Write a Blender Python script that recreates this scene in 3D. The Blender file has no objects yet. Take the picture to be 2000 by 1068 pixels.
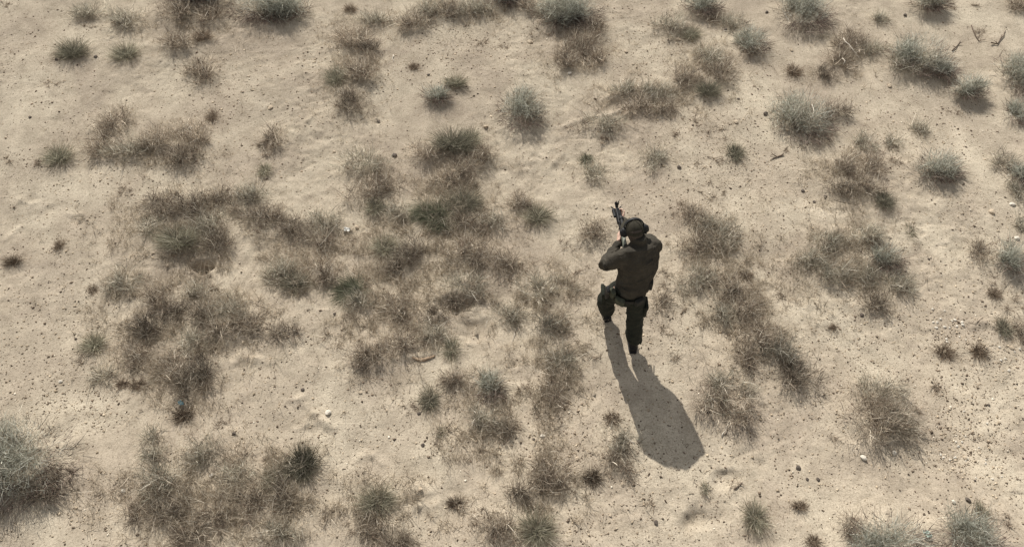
import bpy, math, random
import numpy as np
from mathutils import Vector, Matrix

# ------------------------------------------------------------------ camera, sky, sun, exposure
S = bpy.context.scene
COL = S.collection
CAM_H, PITCH, FPX = 7.7, math.radians(54.5), 1600.0      # height above the sand, tilt below the horizon, focal length for a 2000 px wide frame
cam_d = bpy.data.cameras.new('camera')
cam_d.sensor_width = 36.0
cam_d.lens = 36.0 * FPX / 2000.0
cam_d.clip_start, cam_d.clip_end = 0.1, 2000
cam = bpy.data.objects.new('camera', cam_d)
COL.objects.link(cam)
cam.location = (0, 0, CAM_H)
cam.rotation_euler = (math.pi / 2 - PITCH, 0, 0)
S.camera = cam

SUN_EL, SUN_AZ = math.radians(43), math.radians(-18)   # azimuth clockwise from +Y
sun_dir = Vector((math.sin(SUN_AZ) * math.cos(SUN_EL), math.cos(SUN_AZ) * math.cos(SUN_EL), math.sin(SUN_EL)))
W = bpy.data.worlds.new('World')
S.world = W
W.use_nodes = True
wn = W.node_tree.nodes
bg = wn['Background']
sky = wn.new('ShaderNodeTexSky')
sky.sky_type = 'NISHITA'
sky.sun_disc = False
sky.sun_elevation = SUN_EL
sky.sun_rotation = SUN_AZ
sky.dust_density = 1.2
hs = wn.new('ShaderNodeHueSaturation')                  # dusty, nearly colourless desert sky
hs.inputs['Saturation'].default_value = 0.14
W.node_tree.links.new(sky.outputs[0], hs.inputs['Color'])
W.node_tree.links.new(hs.outputs[0], bg.inputs[0])
bg.inputs[1].default_value = 0.075
sl = bpy.data.lights.new('sun', 'SUN')
sl.energy = 3.6
sl.angle = math.radians(0.55)
sl.color = (1.0, 0.955, 0.885)
sun = bpy.data.objects.new('sun', sl)
COL.objects.link(sun)
sun.location = (0, 0, 20)
sun.rotation_euler = sun_dir.to_track_quat('Z', 'Y').to_euler()
S.view_settings.view_transform = 'Standard'
S.view_settings.look = 'None'
S.view_settings.exposure = 0.77
S.view_settings.gamma = 1.0
S.view_settings.use_curve_mapping = False
S.render.engine = 'CYCLES'
S.cycles.pixel_filter_type = 'BLACKMAN_HARRIS'
S.cycles.filter_width = 1.45

rng = np.random.default_rng(7)
random.seed(7)


# ------------------------------------------------------------------ small helpers
def at(px, py, z=0.0):
    """place on the level z that the photograph shows at this spot"""
    cp, sp = math.cos(PITCH), math.sin(PITCH)
    u, v = (px - 1000) / FPX, (534 - py) / FPX
    d = np.array([u, cp + sp * v, -sp + cp * v])
    t = (z - CAM_H) / d[2]
    return np.array([0, 0, CAM_H]) + d * t


def ppm(px, py):
    """pixels per metre at that place on the ground"""
    q = at(px, py) - np.array([0, 0, CAM_H])
    return FPX / (q[1] * math.cos(PITCH) - q[2] * math.sin(PITCH))


def link(name, me, mat=None, parent=None, smooth=False):
    o = bpy.data.objects.new(name, me)
    COL.objects.link(o)
    if mat is not None:
        for m in (mat if isinstance(mat, (list, tuple)) else [mat]):
            me.materials.append(m)
    if parent is not None:
        o.parent = parent
    if smooth:
        me.polygons.foreach_set('use_smooth', [True] * len(me.polygons))
    return o


def tag(o, label=None, cat=None, group=None, kind=None):
    if label: o['label'] = label
    if cat: o['category'] = cat
    if group: o['group'] = group
    if kind: o['kind'] = kind
    return o


def empty(name, loc=(0, 0, 0)):
    o = bpy.data.objects.new(name, None)
    o.empty_display_size = 0.1
    o.location = loc
    COL.objects.link(o)
    return o


def raw_mesh(name, V, faces_flat, counts, tint=None):
    """faces_flat: flat vertex indices; counts: corners per face"""
    me = bpy.data.meshes.new(name)
    V = np.ascontiguousarray(V, np.float32)
    me.vertices.add(len(V))
    me.vertices.foreach_set('co', V.ravel())
    me.loops.add(len(faces_flat))
    me.loops.foreach_set('vertex_index', np.ascontiguousarray(faces_flat, np.int32))
    me.polygons.add(len(counts))
    st = np.zeros(len(counts), np.int32)
    st[1:] = np.cumsum(counts)[:-1]
    me.polygons.foreach_set('loop_start', st)
    if tint is not None:
        a = me.attributes.new('tint', 'FLOAT_COLOR', 'POINT')
        c = np.ones((len(V), 4), np.float32)
        c[:, :3] = tint
        a.data.foreach_set('color', c.ravel())
    me.update(calc_edges=True)
    me.validate()
    return me


# ------------------------------------------------------------------ value noise
class Noise:
    def __init__(self, seed, n=256):
        r = np.random.default_rng(seed)
        self.t = r.random((n, n)).astype(np.float32) * 2 - 1
        self.n = n

    def __call__(self, x, y):
        xi, yi = np.floor(x).astype(int), np.floor(y).astype(int)
        fx, fy = x - xi, y - yi
        fx, fy = fx * fx * (3 - 2 * fx), fy * fy * (3 - 2 * fy)
        n, t = self.n, self.t
        a, b = t[xi % n, yi % n], t[(xi + 1) % n, yi % n]
        c, d = t[xi % n, (yi + 1) % n], t[(xi + 1) % n, (yi + 1) % n]
        return (a * (1 - fx) + b * fx) * (1 - fy) + (c * (1 - fx) + d * fx) * fy


NZ = [Noise(k) for k in range(8)]


# ------------------------------------------------------------------ materials
def new_mat(name):
    m = bpy.data.materials.new(name)
    m.use_nodes = True
    nt = m.node_tree
    for n in list(nt.nodes): nt.nodes.remove(n)
    out = nt.nodes.new('ShaderNodeOutputMaterial')
    return m, nt, out


def node(nt, t, **kw):
    n = nt.nodes.new(t)
    for k, v in kw.items():
        if k in n.inputs: n.inputs[k].default_value = v
        else: setattr(n, k, v)
    return n


def ramp(nt, src, stops):
    r = nt.nodes.new('ShaderNodeValToRGB')
    el = r.color_ramp.elements
    while len(el) < len(stops): el.new(0.5)
    for e, (p, c) in zip(el, stops):
        e.position = p
        e.color = (*c, 1) if len(c) == 3 else c
    nt.links.new(src, r.inputs[0])
    return r


def plant_mat(name, transl=0.35):
    m, nt, out = new_mat(name)
    L = nt.links.new
    at_ = node(nt, 'ShaderNodeAttribute', attribute_name='tint')
    d = node(nt, 'ShaderNodeBsdfDiffuse')
    t = node(nt, 'ShaderNodeBsdfTranslucent')
    mx = nt.nodes.new('ShaderNodeMixShader')
    mx.inputs[0].default_value = transl
    L(at_.outputs['Color'], d.inputs[0])
    L(at_.outputs['Color'], t.inputs[0])
    L(d.outputs[0], mx.inputs[1]); L(t.outputs[0], mx.inputs[2])
    L(mx.outputs[0], out.inputs[0])
    return m


M_LEAF = plant_mat('leaf_and_blade', 0.46)
M_WOOD = plant_mat('twig_wood', 0.0)


def cloth_mat(name, c1, c2, scale=14, weave=900, rough=0.9, bump=0.25):
    m, nt, out = new_mat(name)
    L = nt.links.new
    tc = node(nt, 'ShaderNodeTexCoord')
    n1 = node(nt, 'ShaderNodeTexNoise', Scale=scale, Detail=5.0, Roughness=0.6)
    L(tc.outputs['Object'], n1.inputs['Vector'])
    r = ramp(nt, n1.outputs[0], [(0.35, c1), (0.68, c2)])
    b = node(nt, 'ShaderNodeBsdfPrincipled', Roughness=rough)
    b.inputs['Specular IOR Level'].default_value = 0.2
    L(r.outputs[0], b.inputs['Base Color'])
    n2 = node(nt, 'ShaderNodeTexNoise', Scale=22.0, Detail=3.0)
    n2.inputs['Distortion'].default_value = 1.2
    L(tc.outputs['Object'], n2.inputs['Vector'])
    n3 = node(nt, 'ShaderNodeTexNoise', Scale=float(weave), Detail=1.0)
    L(tc.outputs['Object'], n3.inputs['Vector'])
    b1 = node(nt, 'ShaderNodeBump', Strength=bump, Distance=0.02)
    L(n2.outputs[0], b1.inputs['Height'])
    b2 = node(nt, 'ShaderNodeBump', Strength=0.3, Distance=0.001)
    L(n3.outputs[0], b2.inputs['Height'])
    L(b1.outputs[0], b2.inputs['Normal'])
    L(b2.outputs[0], b.inputs['Normal'])
    L(b.outputs[0], out.inputs[0])
    return m


def plain_mat(name, c, rough=0.5, metal=0.0, var=0.25, scale=40, spec=0.5):
    m, nt, out = new_mat(name)
    L = nt.links.new
    tc = node(nt, 'ShaderNodeTexCoord')
    n1 = node(nt, 'ShaderNodeTexNoise', Scale=float(scale), Detail=4.0)
    L(tc.outputs['Object'], n1.inputs['Vector'])
    r = ramp(nt, n1.outputs[0], [(0.3, tuple(v * (1 - var) for v in c)), (0.7, tuple(min(1, v * (1 + var)) for v in c))])
    b = node(nt, 'ShaderNodeBsdfPrincipled', Roughness=rough, Metallic=metal)
    b.inputs['Specular IOR Level'].default_value = spec
    L(r.outputs[0], b.inputs['Base Color'])
    bp = node(nt, 'ShaderNodeBump', Strength=0.15, Distance=0.003)
    L(n1.outputs[0], bp.inputs['Height'])
    L(bp.outputs[0], b.inputs['Normal'])
    L(b.outputs[0], out.inputs[0])
    return m


def sand_mat():
    m, nt, out = new_mat('desert_sand')
    L = nt.links.new
    tc = node(nt, 'ShaderNodeTexCoord')
    def noise(s, det, rough=0.6, dist=0.0):
        n = node(nt, 'ShaderNodeTexNoise', Scale=float(s), Detail=float(det), Roughness=rough)
        n.inputs['Distortion'].default_value = dist
        L(tc.outputs['Object'], n.inputs['Vector'])
        return n
    big = noise(0.95, 5, 0.6, 0.6)
    mid = noise(4.5, 5, 0.65, 0.3)
    fine = noise(55, 4, 0.7)
    grit = noise(190, 2, 0.6)
    c_big = ramp(nt, big.outputs[0], [(0.36, (0.452, 0.386, 0.304)), (0.50, (0.515, 0.447, 0.350)), (0.64, (0.580, 0.513, 0.404))])
    c_mid = ramp(nt, mid.outputs[0], [(0.34, (0.82, 0.81, 0.80)), (0.60, (1.05, 1.05, 1.05))])
    c_fine = ramp(nt, fine.outputs[0], [(0.32, (0.74, 0.72, 0.70)), (0.55, (1.04, 1.04, 1.04))])
    c_grit = ramp(nt, grit.outputs[0], [(0.28, (0.60, 0.57, 0.54)), (0.45, (1.0, 1.0, 1.0))])
    def mul(a, b):
        x = node(nt, 'ShaderNodeMix', data_type='RGBA', blend_type='MULTIPLY')
        x.inputs[0].default_value = 1.0
        L(a, x.inputs[6]); L(b, x.inputs[7])
        return x.outputs[2]
    c = mul(mul(mul(c_big.outputs[0], c_mid.outputs[0]), c_fine.outputs[0]), c_grit.outputs[0])
    b = node(nt, 'ShaderNodeBsdfDiffuse', Roughness=0.6)
    L(c, b.inputs[0])
    # rough gravelly crust in some places, smooth blown sand in others
    mask = ramp(nt, noise(0.9, 3, 0.6).outputs[0], [(0.38, (0.25,) * 3), (0.62, (1.0,) * 3)])
    b1 = node(nt, 'ShaderNodeBump', Strength=0.35, Distance=0.03)
    L(noise(28, 5, 0.65).outputs[0], b1.inputs['Height'])
    b2 = node(nt, 'ShaderNodeBump', Distance=0.012)
    L(mask.outputs[0], b2.inputs['Strength'])
    L(noise(95, 4, 0.7).outputs[0], b2.inputs['Height'])
    L(b1.outputs[0], b2.inputs['Normal'])
    L(b2.outputs[0], b.inputs['Normal'])
    L(b.outputs[0], out.inputs[0])
    return m


M_SAND = sand_mat()

# ------------------------------------------------------------------ what grows here: kind, spot and size in the 2000 px frame, label
# S sage, B brown dead bush, K grey-brown bush, G grey grass tussock, N green grass tussock, X sparse withered stems, T small dark tuft
PL = [
 # ---- upper left
 ('G', 145, 100, 74, 58, 'dark grey grass tussock leaning left, alone in the upper left sand'),
 ('G', 247, 104, 62, 56, 'grey tussock with a dark heart beside the leaning dark tussock, upper left'),
 ('K', 172, 22, 76, 46, 'grey brown low bush nearest the top left corner'),
 ('X', 176, 52, 40, 28, 'few dry stems just under the bush nearest the top left corner'),
 ('K', 248, 42, 76, 52, 'faint grey green bush between the top left corner bush and the dark edge sage'),
 ('B', 350, 30, 84, 50, 'brown bush at the top edge beside the dark top left sage'),
 ('B', 412, 36, 54, 48, 'brown straggling bush under the dark sage cut by the top edge'),
 ('S', 385, -8, 130, 56, 'dark sage mostly cut off by the top edge, left of the large top edge sage'),
 ('B', 348, 88, 66, 48, 'reddish brown bush with curved pale stalks above the lone round brown bush'),
 ('T', 397, 74, 40, 38, 'small dark tuft touching the right side of the bush with curved pale stalks'),
 ('B', 393, 138, 68, 64, 'lone round brown bush with dark centre in the upper left open sand'),
 ('S', 528, 14, 132, 74, 'large dark blue grey sage at the top edge left of centre'),
 ('X', 7, 10, 34, 24, 'dark withered stems in the very top left corner'),
 ('B', 222, 240, 66, 76, 'tall brown bush at the left end of the curved brown row'),
 ('B', 200, 292, 56, 40, 'low brown bush at the foot of the tall left end bush'),
 ('K', 252, 292, 80, 44, 'grey brown matted bush in the middle of the curved brown row'),
 ('B', 302, 282, 66, 52, 'brown bush right of the matted grey brown one in the curved row'),
 ('B', 375, 262, 70, 66, 'light brown upright bush at the right end of the curved row'),
 ('B', 362, 308, 72, 58, 'dark based brown bush below the right end of the curved row'),
 ('T', 415, 226, 30, 36, 'small dark tuft right above the end of the curved brown row'),
 ('G', 118, 304, 66, 56, 'round grey tussock with black centre near the left edge'),
 ('X', 72, 318, 34, 24, 'thin dry stems left of the round black centred tussock'),
 ('X', 90, 172, 40, 30, 'sparse brown stems on the sand under the leaning dark tussock'),
 ('X', 10, 318, 28, 34, 'dry stems cut by the left edge above the middle'),
 # ---- top centre left
 ('B', 537, 270, 48, 60, 'small brown bush leaning on open sand beside a dark clod, left of centre'),
 ('T', 513, 282, 24, 18, 'dark clod like tuft at the left foot of the small leaning brown bush'),
 ('T', 684, 18, 28, 26, 'tiny spiky tuft near the top edge right of the large dark sage'),
 ('K', 724, 40, 66, 40, 'faint grey bush above the brown column of bushes'),
 ('B', 690, 76, 76, 66, 'light brown grassy bush on top of the brown column left of centre'),
 ('B', 722, 100, 56, 46, 'dark brown bush at the right shoulder of the brown column'),
 ('G', 657, 150, 56, 66, 'grey tussock on the left flank of the brown column'),
 ('B', 706, 142, 76, 66, 'dense brown bush in the middle of the brown column'),
 ('B', 685, 200, 62, 64, 'dark brown bush at the bottom of the brown column'),
 ('B', 812, 46, 74, 56, 'brown bush over gravel near the top edge left of centre'),
 ('K', 838, 24, 60, 42, 'grey bush touching the top edge above the brown gravel bush'),
 ('B', 880, 24, 66, 46, 'dark cored brown bush at the top edge between grey neighbours'),
 ('K', 928, 22, 76, 52, 'grey brown grassy bush at the top edge right of the dark cored one'),
 ('S', 985, 4, 66, 36, 'sage at the top edge halfway along the picture'),
 ('X', 940, 90, 40, 22, 'low withered stems on pebbly ground below the top edge bushes'),
 ('X', 978, 94, 34, 22, 'low withered stems right of the other pebbly withered ones'),
 ('S', 854, 188, 50, 34, 'small dark green sage beside a pale lump of sand'),
 ('G', 890, 164, 52, 34, 'small grey tussock right above the small dark green sage'),
 ('T', 809, 133, 24, 22, 'tiny tuft between the brown column and the small dark green sage'),
 ('K', 714, 318, 96, 66, 'hazy grey brown bush on the left of the central mass, topmost there'),
 ('B', 748, 348, 74, 56, 'brown bush on the lower right of the hazy grey brown one'),
 ('B', 840, 300, 76, 50, 'light brown grassy bush at the upper left of the dark diagonal ridge tussock'),
 ('G', 885, 284, 92, 46, 'dark diagonal ridge of grey grass in the upper middle'),
 ('G', 918, 274, 54, 58, 'spiky grey tussock at the upper end of the dark diagonal ridge'),
 ('B', 912, 326, 66, 54, 'reddish brown bush directly below the dark diagonal ridge'),
 ('B', 945, 304, 46, 44, 'thin brown bush right of the reddish one below the diagonal ridge'),
 ('G', 517, 332, 34, 40, 'pale grey twiggy tussock above the big brown mass at left'),
 ('S', 1017, 214, 78, 92, 'round sage with pale crown alone on smooth sand above the rifleman'),
 ('X', 1062, 236, 36, 26, 'few dry stems at the right foot of the pale crowned sage'),
 # ---- top centre right
 ('S', 1106, 26, 118, 84, 'big dark sage with long pale stalks at the top edge right of centre'),
 ('B', 1030, 20, 50, 36, 'brown low bush at the top edge left of the pale stalked sage'),
 ('B', 1160, 62, 48, 52, 'brown bush on the right flank of the pale stalked sage'),
 ('B', 1136, 92, 82, 56, 'reddish brown bush below the pale stalked sage'),
 ('B', 1106, 122, 66, 60, 'brown bush with radiating stems and a pale stone at its foot'),
 ('B', 1162, 118, 52, 44, 'light brown bush right of the one with the pale stone'),
 ('X', 1052, 70, 40, 26, 'dark withered stems left of the pale stalked sage'),
 ('K', 1312, 54, 66, 48, 'grey brown bush by a smooth bare patch, upper right of centre'),
 ('G', 1348, 68, 46, 46, 'grey tussock touching the right of the bush by the bare patch'),
 ('S', 1368, 14, 70, 48, 'sage at the top edge above the bush by the bare patch'),
 ('B', 1388, 38, 34, 26, 'reddish brown stems under the right side of that top edge sage'),
 ('K', 1424, 44, 44, 48, 'thin grey bush between two sages near the top, right of centre'),
 ('S', 1466, 80, 56, 66, 'grey green sage with reddish foot below the top edge, right of centre'),
 ('B', 1470, 106, 42, 28, 'reddish dead stems at the foot of the grey green sage'),
 ('K', 1228, 186, 70, 42, 'grey matted bush at the left end of the diagonal bush band, upper right'),
 ('K', 1286, 186, 70, 48, 'grey matted bush in the middle of the diagonal bush band, upper right'),
 ('B', 1246, 212, 62, 44, 'brown bush under the left end of the diagonal band'),
 ('B', 1298, 214, 46, 30, 'small brown bush under the middle of the diagonal band'),
 ('B', 1340, 156, 62, 44, 'brown bush halfway up the diagonal band'),
 ('K', 1386, 116, 62, 50, 'pale grey brown bush at the upper end of the diagonal band'),
 ('B', 1412, 148, 60, 62, 'brown bush on the right side of the diagonal band'),
 ('G', 1380, 180, 60, 46, 'dark tussock at the lower right of the diagonal band'),
 ('K', 1182, 248, 80, 44, 'low grey brown bush under a bright bare ledge of sand'),
 ('X', 1138, 254, 44, 30, 'dry stems left of the low bush under the bright ledge'),
 ('X', 1190, 275, 50, 26, 'dry stems below the low bush under the bright ledge'),
 ('X', 1362, 244, 40, 42, 'upright dry stems below the diagonal band'),
 ('X', 1402, 258, 64, 40, 'sparse brown stems right of the upright dry ones'),
 ('N', 1145, 310, 32, 32, 'small bright green plant above the rifleman'),
 ('K', 1162, 334, 50, 46, 'pale grey twiggy bush right under the bright green plant'),
 ('K', 1276, 312, 52, 60, 'lone grey brown bush above and right of the rifleman'),
 ('X', 1316, 274, 26, 26, 'tiny dry stems above the lone grey brown bush'),
 ('G', 1434, 300, 44, 56, 'dark pointed tussock alone on sand right of the lone grey brown bush'),
 ('X', 1412, 322, 44, 20, 'low dark stems at the left foot of the dark pointed tussock'),
 ('X', 1370, 330, 26, 26, 'tiny dry stems between the lone bush and the dark pointed tussock'),
 # ---- upper right
 ('S', 1567, 30, 98, 86, 'round blue grey sage at the top edge with a purple brown foot'),
 ('S', 1808, 10, 66, 48, 'dark sage cut by the top edge in the right quarter'),
 ('X', 1856, 14, 40, 30, 'dark stems right of the dark sage cut by the top edge'),
 ('X', 1900, 14, 40, 26, 'curved dry stems at the top edge towards the right corner'),
 ('B', 1984, 12, 44, 36, 'brown bush in the top right corner'),
 ('K', 1716, 38, 32, 34, 'small grey bush below the top edge between two big sages'),
 ('B', 1660, 84, 66, 66, 'brown bush crossed by a long white stick'),
 ('B', 1636, 118, 56, 44, 'brown bush lower left of the one with the white stick'),
 ('B', 1610, 146, 42, 38, 'dark brown foot bush at the lower end of the white stick row'),
 ('K', 1704, 96, 58, 36, 'sparse grey bush right of the one with the white stick'),
 ('T', 1550, 138, 36, 38, 'small brown tuft above the largest right hand sage'),
 ('S', 1794, 112, 98, 96, 'large tangled sage in the upper right with bent pale branches'),
 ('K', 1756, 138, 52, 50, 'grey twiggy bush on the left side of the large tangled sage'),
 ('S', 1836, 140, 46, 42, 'dark small sage on the lower right side of the large tangled sage'),
 ('S', 1884, 174, 66, 52, 'spreading sage trailing right from the large tangled one'),
 ('X', 1925, 70, 74, 36, 'dark crooked dead stems lying in an arc in the upper right'),
 ('S', 1990, 150, 82, 104, 'tall pale topped sage cut by the right edge'),
 ('S', 1982, 222, 42, 46, 'small sage below the tall one at the right edge'),
 ('S', 1566, 226, 104, 114, 'largest dense sage of the right half, grey green and ball shaped'),
 ('B', 1626, 224, 54, 40, 'dark brown bush hugging the right side of the ball shaped sage'),
 ('X', 1530, 298, 36, 18, 'dark dead branch at the lower left of the ball shaped sage'),
 ('K', 1798, 254, 38, 44, 'small grey pointed bush below the large tangled sage'),
 ('X', 1870, 220, 26, 24, 'small dry sprig below the spreading sage'),
 ('K', 1688, 282, 42, 46, 'small grey bush at the top of the brown drift on the right'),
 ('K', 1742, 278, 26, 32, 'thin small bush right of the small grey bush atop the brown drift'),
 ('X', 1744, 316, 54, 38, 'thin withered stems on sand beside the brown drift'),
 ('B', 1650, 330, 72, 54, 'brown bush in the middle of the brown drift on the right'),
 ('B', 1700, 326, 54, 46, 'grey brown bush in the drift beside the middle one'),
 ('S', 1822, 328, 84, 68, 'rounded low sage with brown centre in the right part'),
 ('K', 1958, 318, 50, 32, 'small grey bush near the right edge, upper of two'),
 ('S', 1984, 344, 40, 38, 'small sage at the right edge beside the small grey bush'),
 # ---- middle left
 ('T', 115, 476, 28, 32, 'small reddish tuft on pebbly sand at far left'),
 ('T', 26, 508, 40, 32, 'dark reddish tuft at the left edge'),
 ('X', 236, 372, 56, 40, 'sparse stems on the hummocky sand at left'),
 ('B', 322, 402, 80, 56, 'dark brown bush at the left end of the big brown mass'),
 ('B', 384, 402, 82, 58, 'dark brown bush in the crest of the big brown mass'),
 ('B', 436, 386, 76, 50, 'brown bush on the crest of the big mass, third from its left'),
 ('K', 492, 382, 74, 54, 'grey grassy bush at the upper right end of the big brown mass'),
 ('B', 500, 420, 56, 46, 'dark bush under the grey grassy end of the big mass'),
 ('K', 410, 438, 92, 54, 'light grey brown grass heart of the big brown mass'),
 ('G', 350, 468, 92, 62, 'green grey matted tussock left of the black burrow'),
 ('B', 424, 474, 66, 56, 'dark brown bush right above the black burrow'),
 ('K', 300, 442, 56, 44, 'pale grey stems on the left flank of the green grey matted tussock'),
 ('K', 240, 546, 68, 56, 'blue grey bush alone below left of the black burrow'),
 ('B', 300, 574, 82, 62, 'brown bush with dark core at the head of the lower left mass'),
 ('B', 282, 632, 74, 64, 'very dark brown bush in the heart of the lower left mass'),
 ('B', 352, 596, 76, 54, 'dark brown bush right of the head of the lower left mass'),
 ('K', 384, 566, 62, 44, 'light grey grass bush below the black burrow'),
 ('B', 405, 612, 58, 50, 'dark streaked bush in the middle of the lower left mass'),
 ('K', 452, 602, 74, 54, 'grey brown grass bush right of the dark streaked one'),
 ('B', 484, 632, 88, 46, 'brown bush with a dark lower edge at the right end of the lower left mass'),
 ('B', 430, 650, 56, 38, 'low brown bush under the right half of the lower left mass'),
 ('G', 182, 664, 58, 52, 'pale grey tussock left of the very dark brown bush'),
 ('B', 272, 690, 60, 68, 'brown bush trailing down from the very dark one'),
 ('K', 375, 664, 86, 50, 'hazy grey grass bush above the dark bush near the blue scrap'),
 ('T', 179, 562, 24, 28, 'tiny upright dry tuft left of the lone blue grey bush'),
 ('T', 418, 562, 20, 16, 'tiny dark tuft between the burrow and the light grey grass bush'),
 ('X', 150, 700, 60, 40, 'sparse stems on sand below the pale grey tussock'),
 # ---- middle
 ('B', 724, 376, 88, 60, 'brown bush in the left part of the central mass, above a spiky grey tussock'),
 ('G', 732, 404, 46, 50, 'spiky grey tussock under the brown bush at left of the central mass'),
 ('K', 776, 408, 56, 36, 'low grey green bush right of the spiky grey tussock'),
 ('B', 880, 352, 84, 44, 'pale brown grass bush above the green matted tussock'),
 ('N', 852, 408, 90, 52, 'green matted tussock lying to the left in the central mass'),
 ('G', 905, 392, 82, 66, 'dark grey tussock with fallen blades right of the green matted one'),
 ('N', 866, 436, 54, 36, 'olive low tussock below the green matted one'),
 ('B', 918, 426, 62, 40, 'brown bush under the dark grey tussock with fallen blades'),
 ('K', 966, 430, 62, 34, 'low grey bush between the central mass and the rounded tussock'),
 ('B', 1013, 394, 46, 46, 'thin brown bush above the rounded grey tussock'),
 ('G', 1050, 416, 66, 54, 'rounded grey tussock left of the rifleman'),
 ('K', 632, 434, 66, 58, 'grey bush just left of the white scrap'),
 ('B', 576, 446, 76, 56, 'dark brown bush two left of the white scrap'),
 ('B', 532, 428, 56, 56, 'brown bush at the left of the pair beside the white scrap'),
 ('B', 622, 470, 50, 40, 'low brown bush under the grey one beside the white scrap'),
 ('X', 690, 480, 44, 36, 'sparse stems right below the white scrap'),
 ('G', 754, 478, 66, 56, 'pale grey tussock below and right of the white scrap'),
 ('B', 800, 486, 70, 66, 'dark cored brown bush below the centre of the central mass'),
 ('B', 774, 508, 58, 40, 'dark low bush at the foot of the dark cored brown one'),
 ('B', 918, 490, 92, 74, 'broad brown bush with crossed pale stalks at the middle'),
 ('B', 982, 510, 52, 54, 'brown bush right of the one with crossed pale stalks'),
 ('K', 548, 530, 78, 58, 'hazy light grey bush left of the green fan tussock, leftmost of three'),
 ('G', 578, 550, 62, 54, 'dark cored tussock in the middle of three left of the green fan'),
 ('B', 628, 530, 66, 56, 'brown bush at the right of three left of the green fan'),
 ('N', 690, 562, 72, 74, 'green fan shaped tussock with blades sweeping left'),
 ('B', 888, 580, 92, 42, 'long dark brown bush over a shaded bank'),
 ('K', 912, 554, 84, 34, 'grey grass fringe above the long dark bush'),
 ('B', 852, 606, 40, 44, 'dark bush hanging at the left end of the shaded bank'),
 ('X', 762, 576, 92, 52, 'sparse brown grass right of the green fan tussock'),
 ('B', 775, 596, 50, 44, 'reddish dark small bush in the sparse brown grass'),
 ('X', 812, 632, 92, 62, 'thin brown stems left of the shaded bank'),
 ('X', 734, 640, 76, 62, 'thin brown stems below the green fan tussock'),
 ('B', 784, 668, 84, 48, 'reddish brown low bush above the curved bark'),
 ('K', 842, 648, 46, 58, 'grey bush right of the reddish low one above the curved bark'),
 ('G', 882, 678, 44, 62, 'spiky grey tussock right of the curved bark'),
 ('X', 520, 610, 60, 50, 'brown grass stems at the right end of the lower left mass'),
 ('B', 548, 652, 62, 28, 'low dark brown bush on sand below left of the green fan'),
 ('X', 640, 662, 62, 36, 'curved dry stems below the green fan, on open sand'),
 ('B', 720, 696, 96, 46, 'low brown bush left of the curved bark'),
 ('K', 700, 590, 54, 40, 'grey stems at the foot of the green fan'),
 ('K', 1060, 556, 92, 56, 'pale grey matted bush left of the rifleman at hip height'),
 ('X', 1010, 516, 60, 58, 'sparse stems above the pale grey matted bush'),
 ('K', 1000, 604, 76, 46, 'grey green low bush right of the shaded bank'),
 ('X', 1094, 604, 92, 60, 'tangled brown stems left of the bent front leg of the rifleman'),
 ('K', 1072, 630, 78, 42, 'dark grey low bush below the tangled brown stems'),
 ('X', 1118, 530, 70, 50, 'fine pale stems beside the left elbow of the rifleman'),
 ('B', 1166, 454, 62, 50, 'reddish brown bush left of the rifle'),
 ('X', 1120, 480, 50, 34, 'sparse stems left of the reddish bush beside the rifle'),
 ('B', 1352, 428, 62, 54, 'reddish bush at the upper left of the thicket right of the rifleman'),
 ('K', 1402, 456, 78, 70, 'grey twiggy bush on the right of the thicket right of the rifleman'),
 ('B', 1362, 480, 82, 52, 'brown bush along the bottom of the thicket right of the rifleman'),
 ('X', 1398, 380, 66, 52, 'sparse stems above the thicket right of the rifleman'),
 ('X', 1320, 408, 40, 44, 'thin stems between the rifleman and the thicket'),
 ('X', 1300, 540, 34, 62, 'curved pale stems behind the rifleman at his right hip'),
 ('B', 1292, 590, 40, 46, 'brown bush beside the right thigh of the rifleman'),
 ('K', 1362, 546, 78, 50, 'grey brown bush at the upper end of the long right hand mass'),
 ('B', 1420, 566, 76, 60, 'brown bush second from the top of the long right hand mass'),
 ('T', 1455, 540, 30, 28, 'small ring shaped tuft right of the long right hand mass'),
 ('B', 1456, 610, 82, 58, 'brown bush third from the top of the long right hand mass'),
 ('K', 1408, 612, 52, 46, 'faint grey bush at the left flank of the long right hand mass'),
 ('B', 1480, 658, 96, 66, 'broad reddish brown bush in the middle of the long right hand mass'),
 ('K', 1526, 694, 92, 68, 'dark grey bush at the lower right of the long mass'),
 ('B', 1556, 738, 86, 66, 'dark brown bush at the lowest end of the long mass'),
 ('B', 1450, 700, 64, 46, 'brown bush joining the long mass to the radiating bush'),
 ('X', 1340, 614, 50, 36, 'sparse stems right of the legs of the rifleman'),
 ('X', 1312, 692, 44, 30, 'faint dry stems beside the upper part of the shadow of the rifleman'),
 ('X', 1300, 640, 40, 40, 'tiny scattered stems right of the rear boot of the rifleman'),
 ('X', 1195, 590, 60, 36, 'dry stems between the legs of the rifleman'),
 ('X', 1150, 680, 60, 46, 'sparse stems left of the rear boot of the rifleman'),
 ('K', 1092, 690, 50, 66, 'grey upright bush lower left of the rifleman'),
 ('X', 1030, 756, 56, 46, 'sparse brown stems left of the grey upright bush'),
 ('B', 1084, 752, 48, 84, 'brown trailing bush under the grey upright one'),
 # ---- middle right
 ('B', 1640, 372, 62, 46, 'dark brown bush on the lower left of the brown drift, right part'),
 ('B', 1682, 368, 58, 52, 'reddish bush at the bottom of the brown drift, right part'),
 ('G', 1722, 396, 50, 54, 'dark streaky tussock at the lower right end of the brown drift'),
 ('G', 1777, 452, 28, 46, 'small dark pointed tussock alone on sand at right'),
 ('K', 1614, 476, 72, 50, 'grey sparse bush at the upper left of the grey ring of bushes'),
 ('K', 1578, 512, 62, 52, 'thin grey bush at the left side of the grey ring of bushes'),
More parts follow.
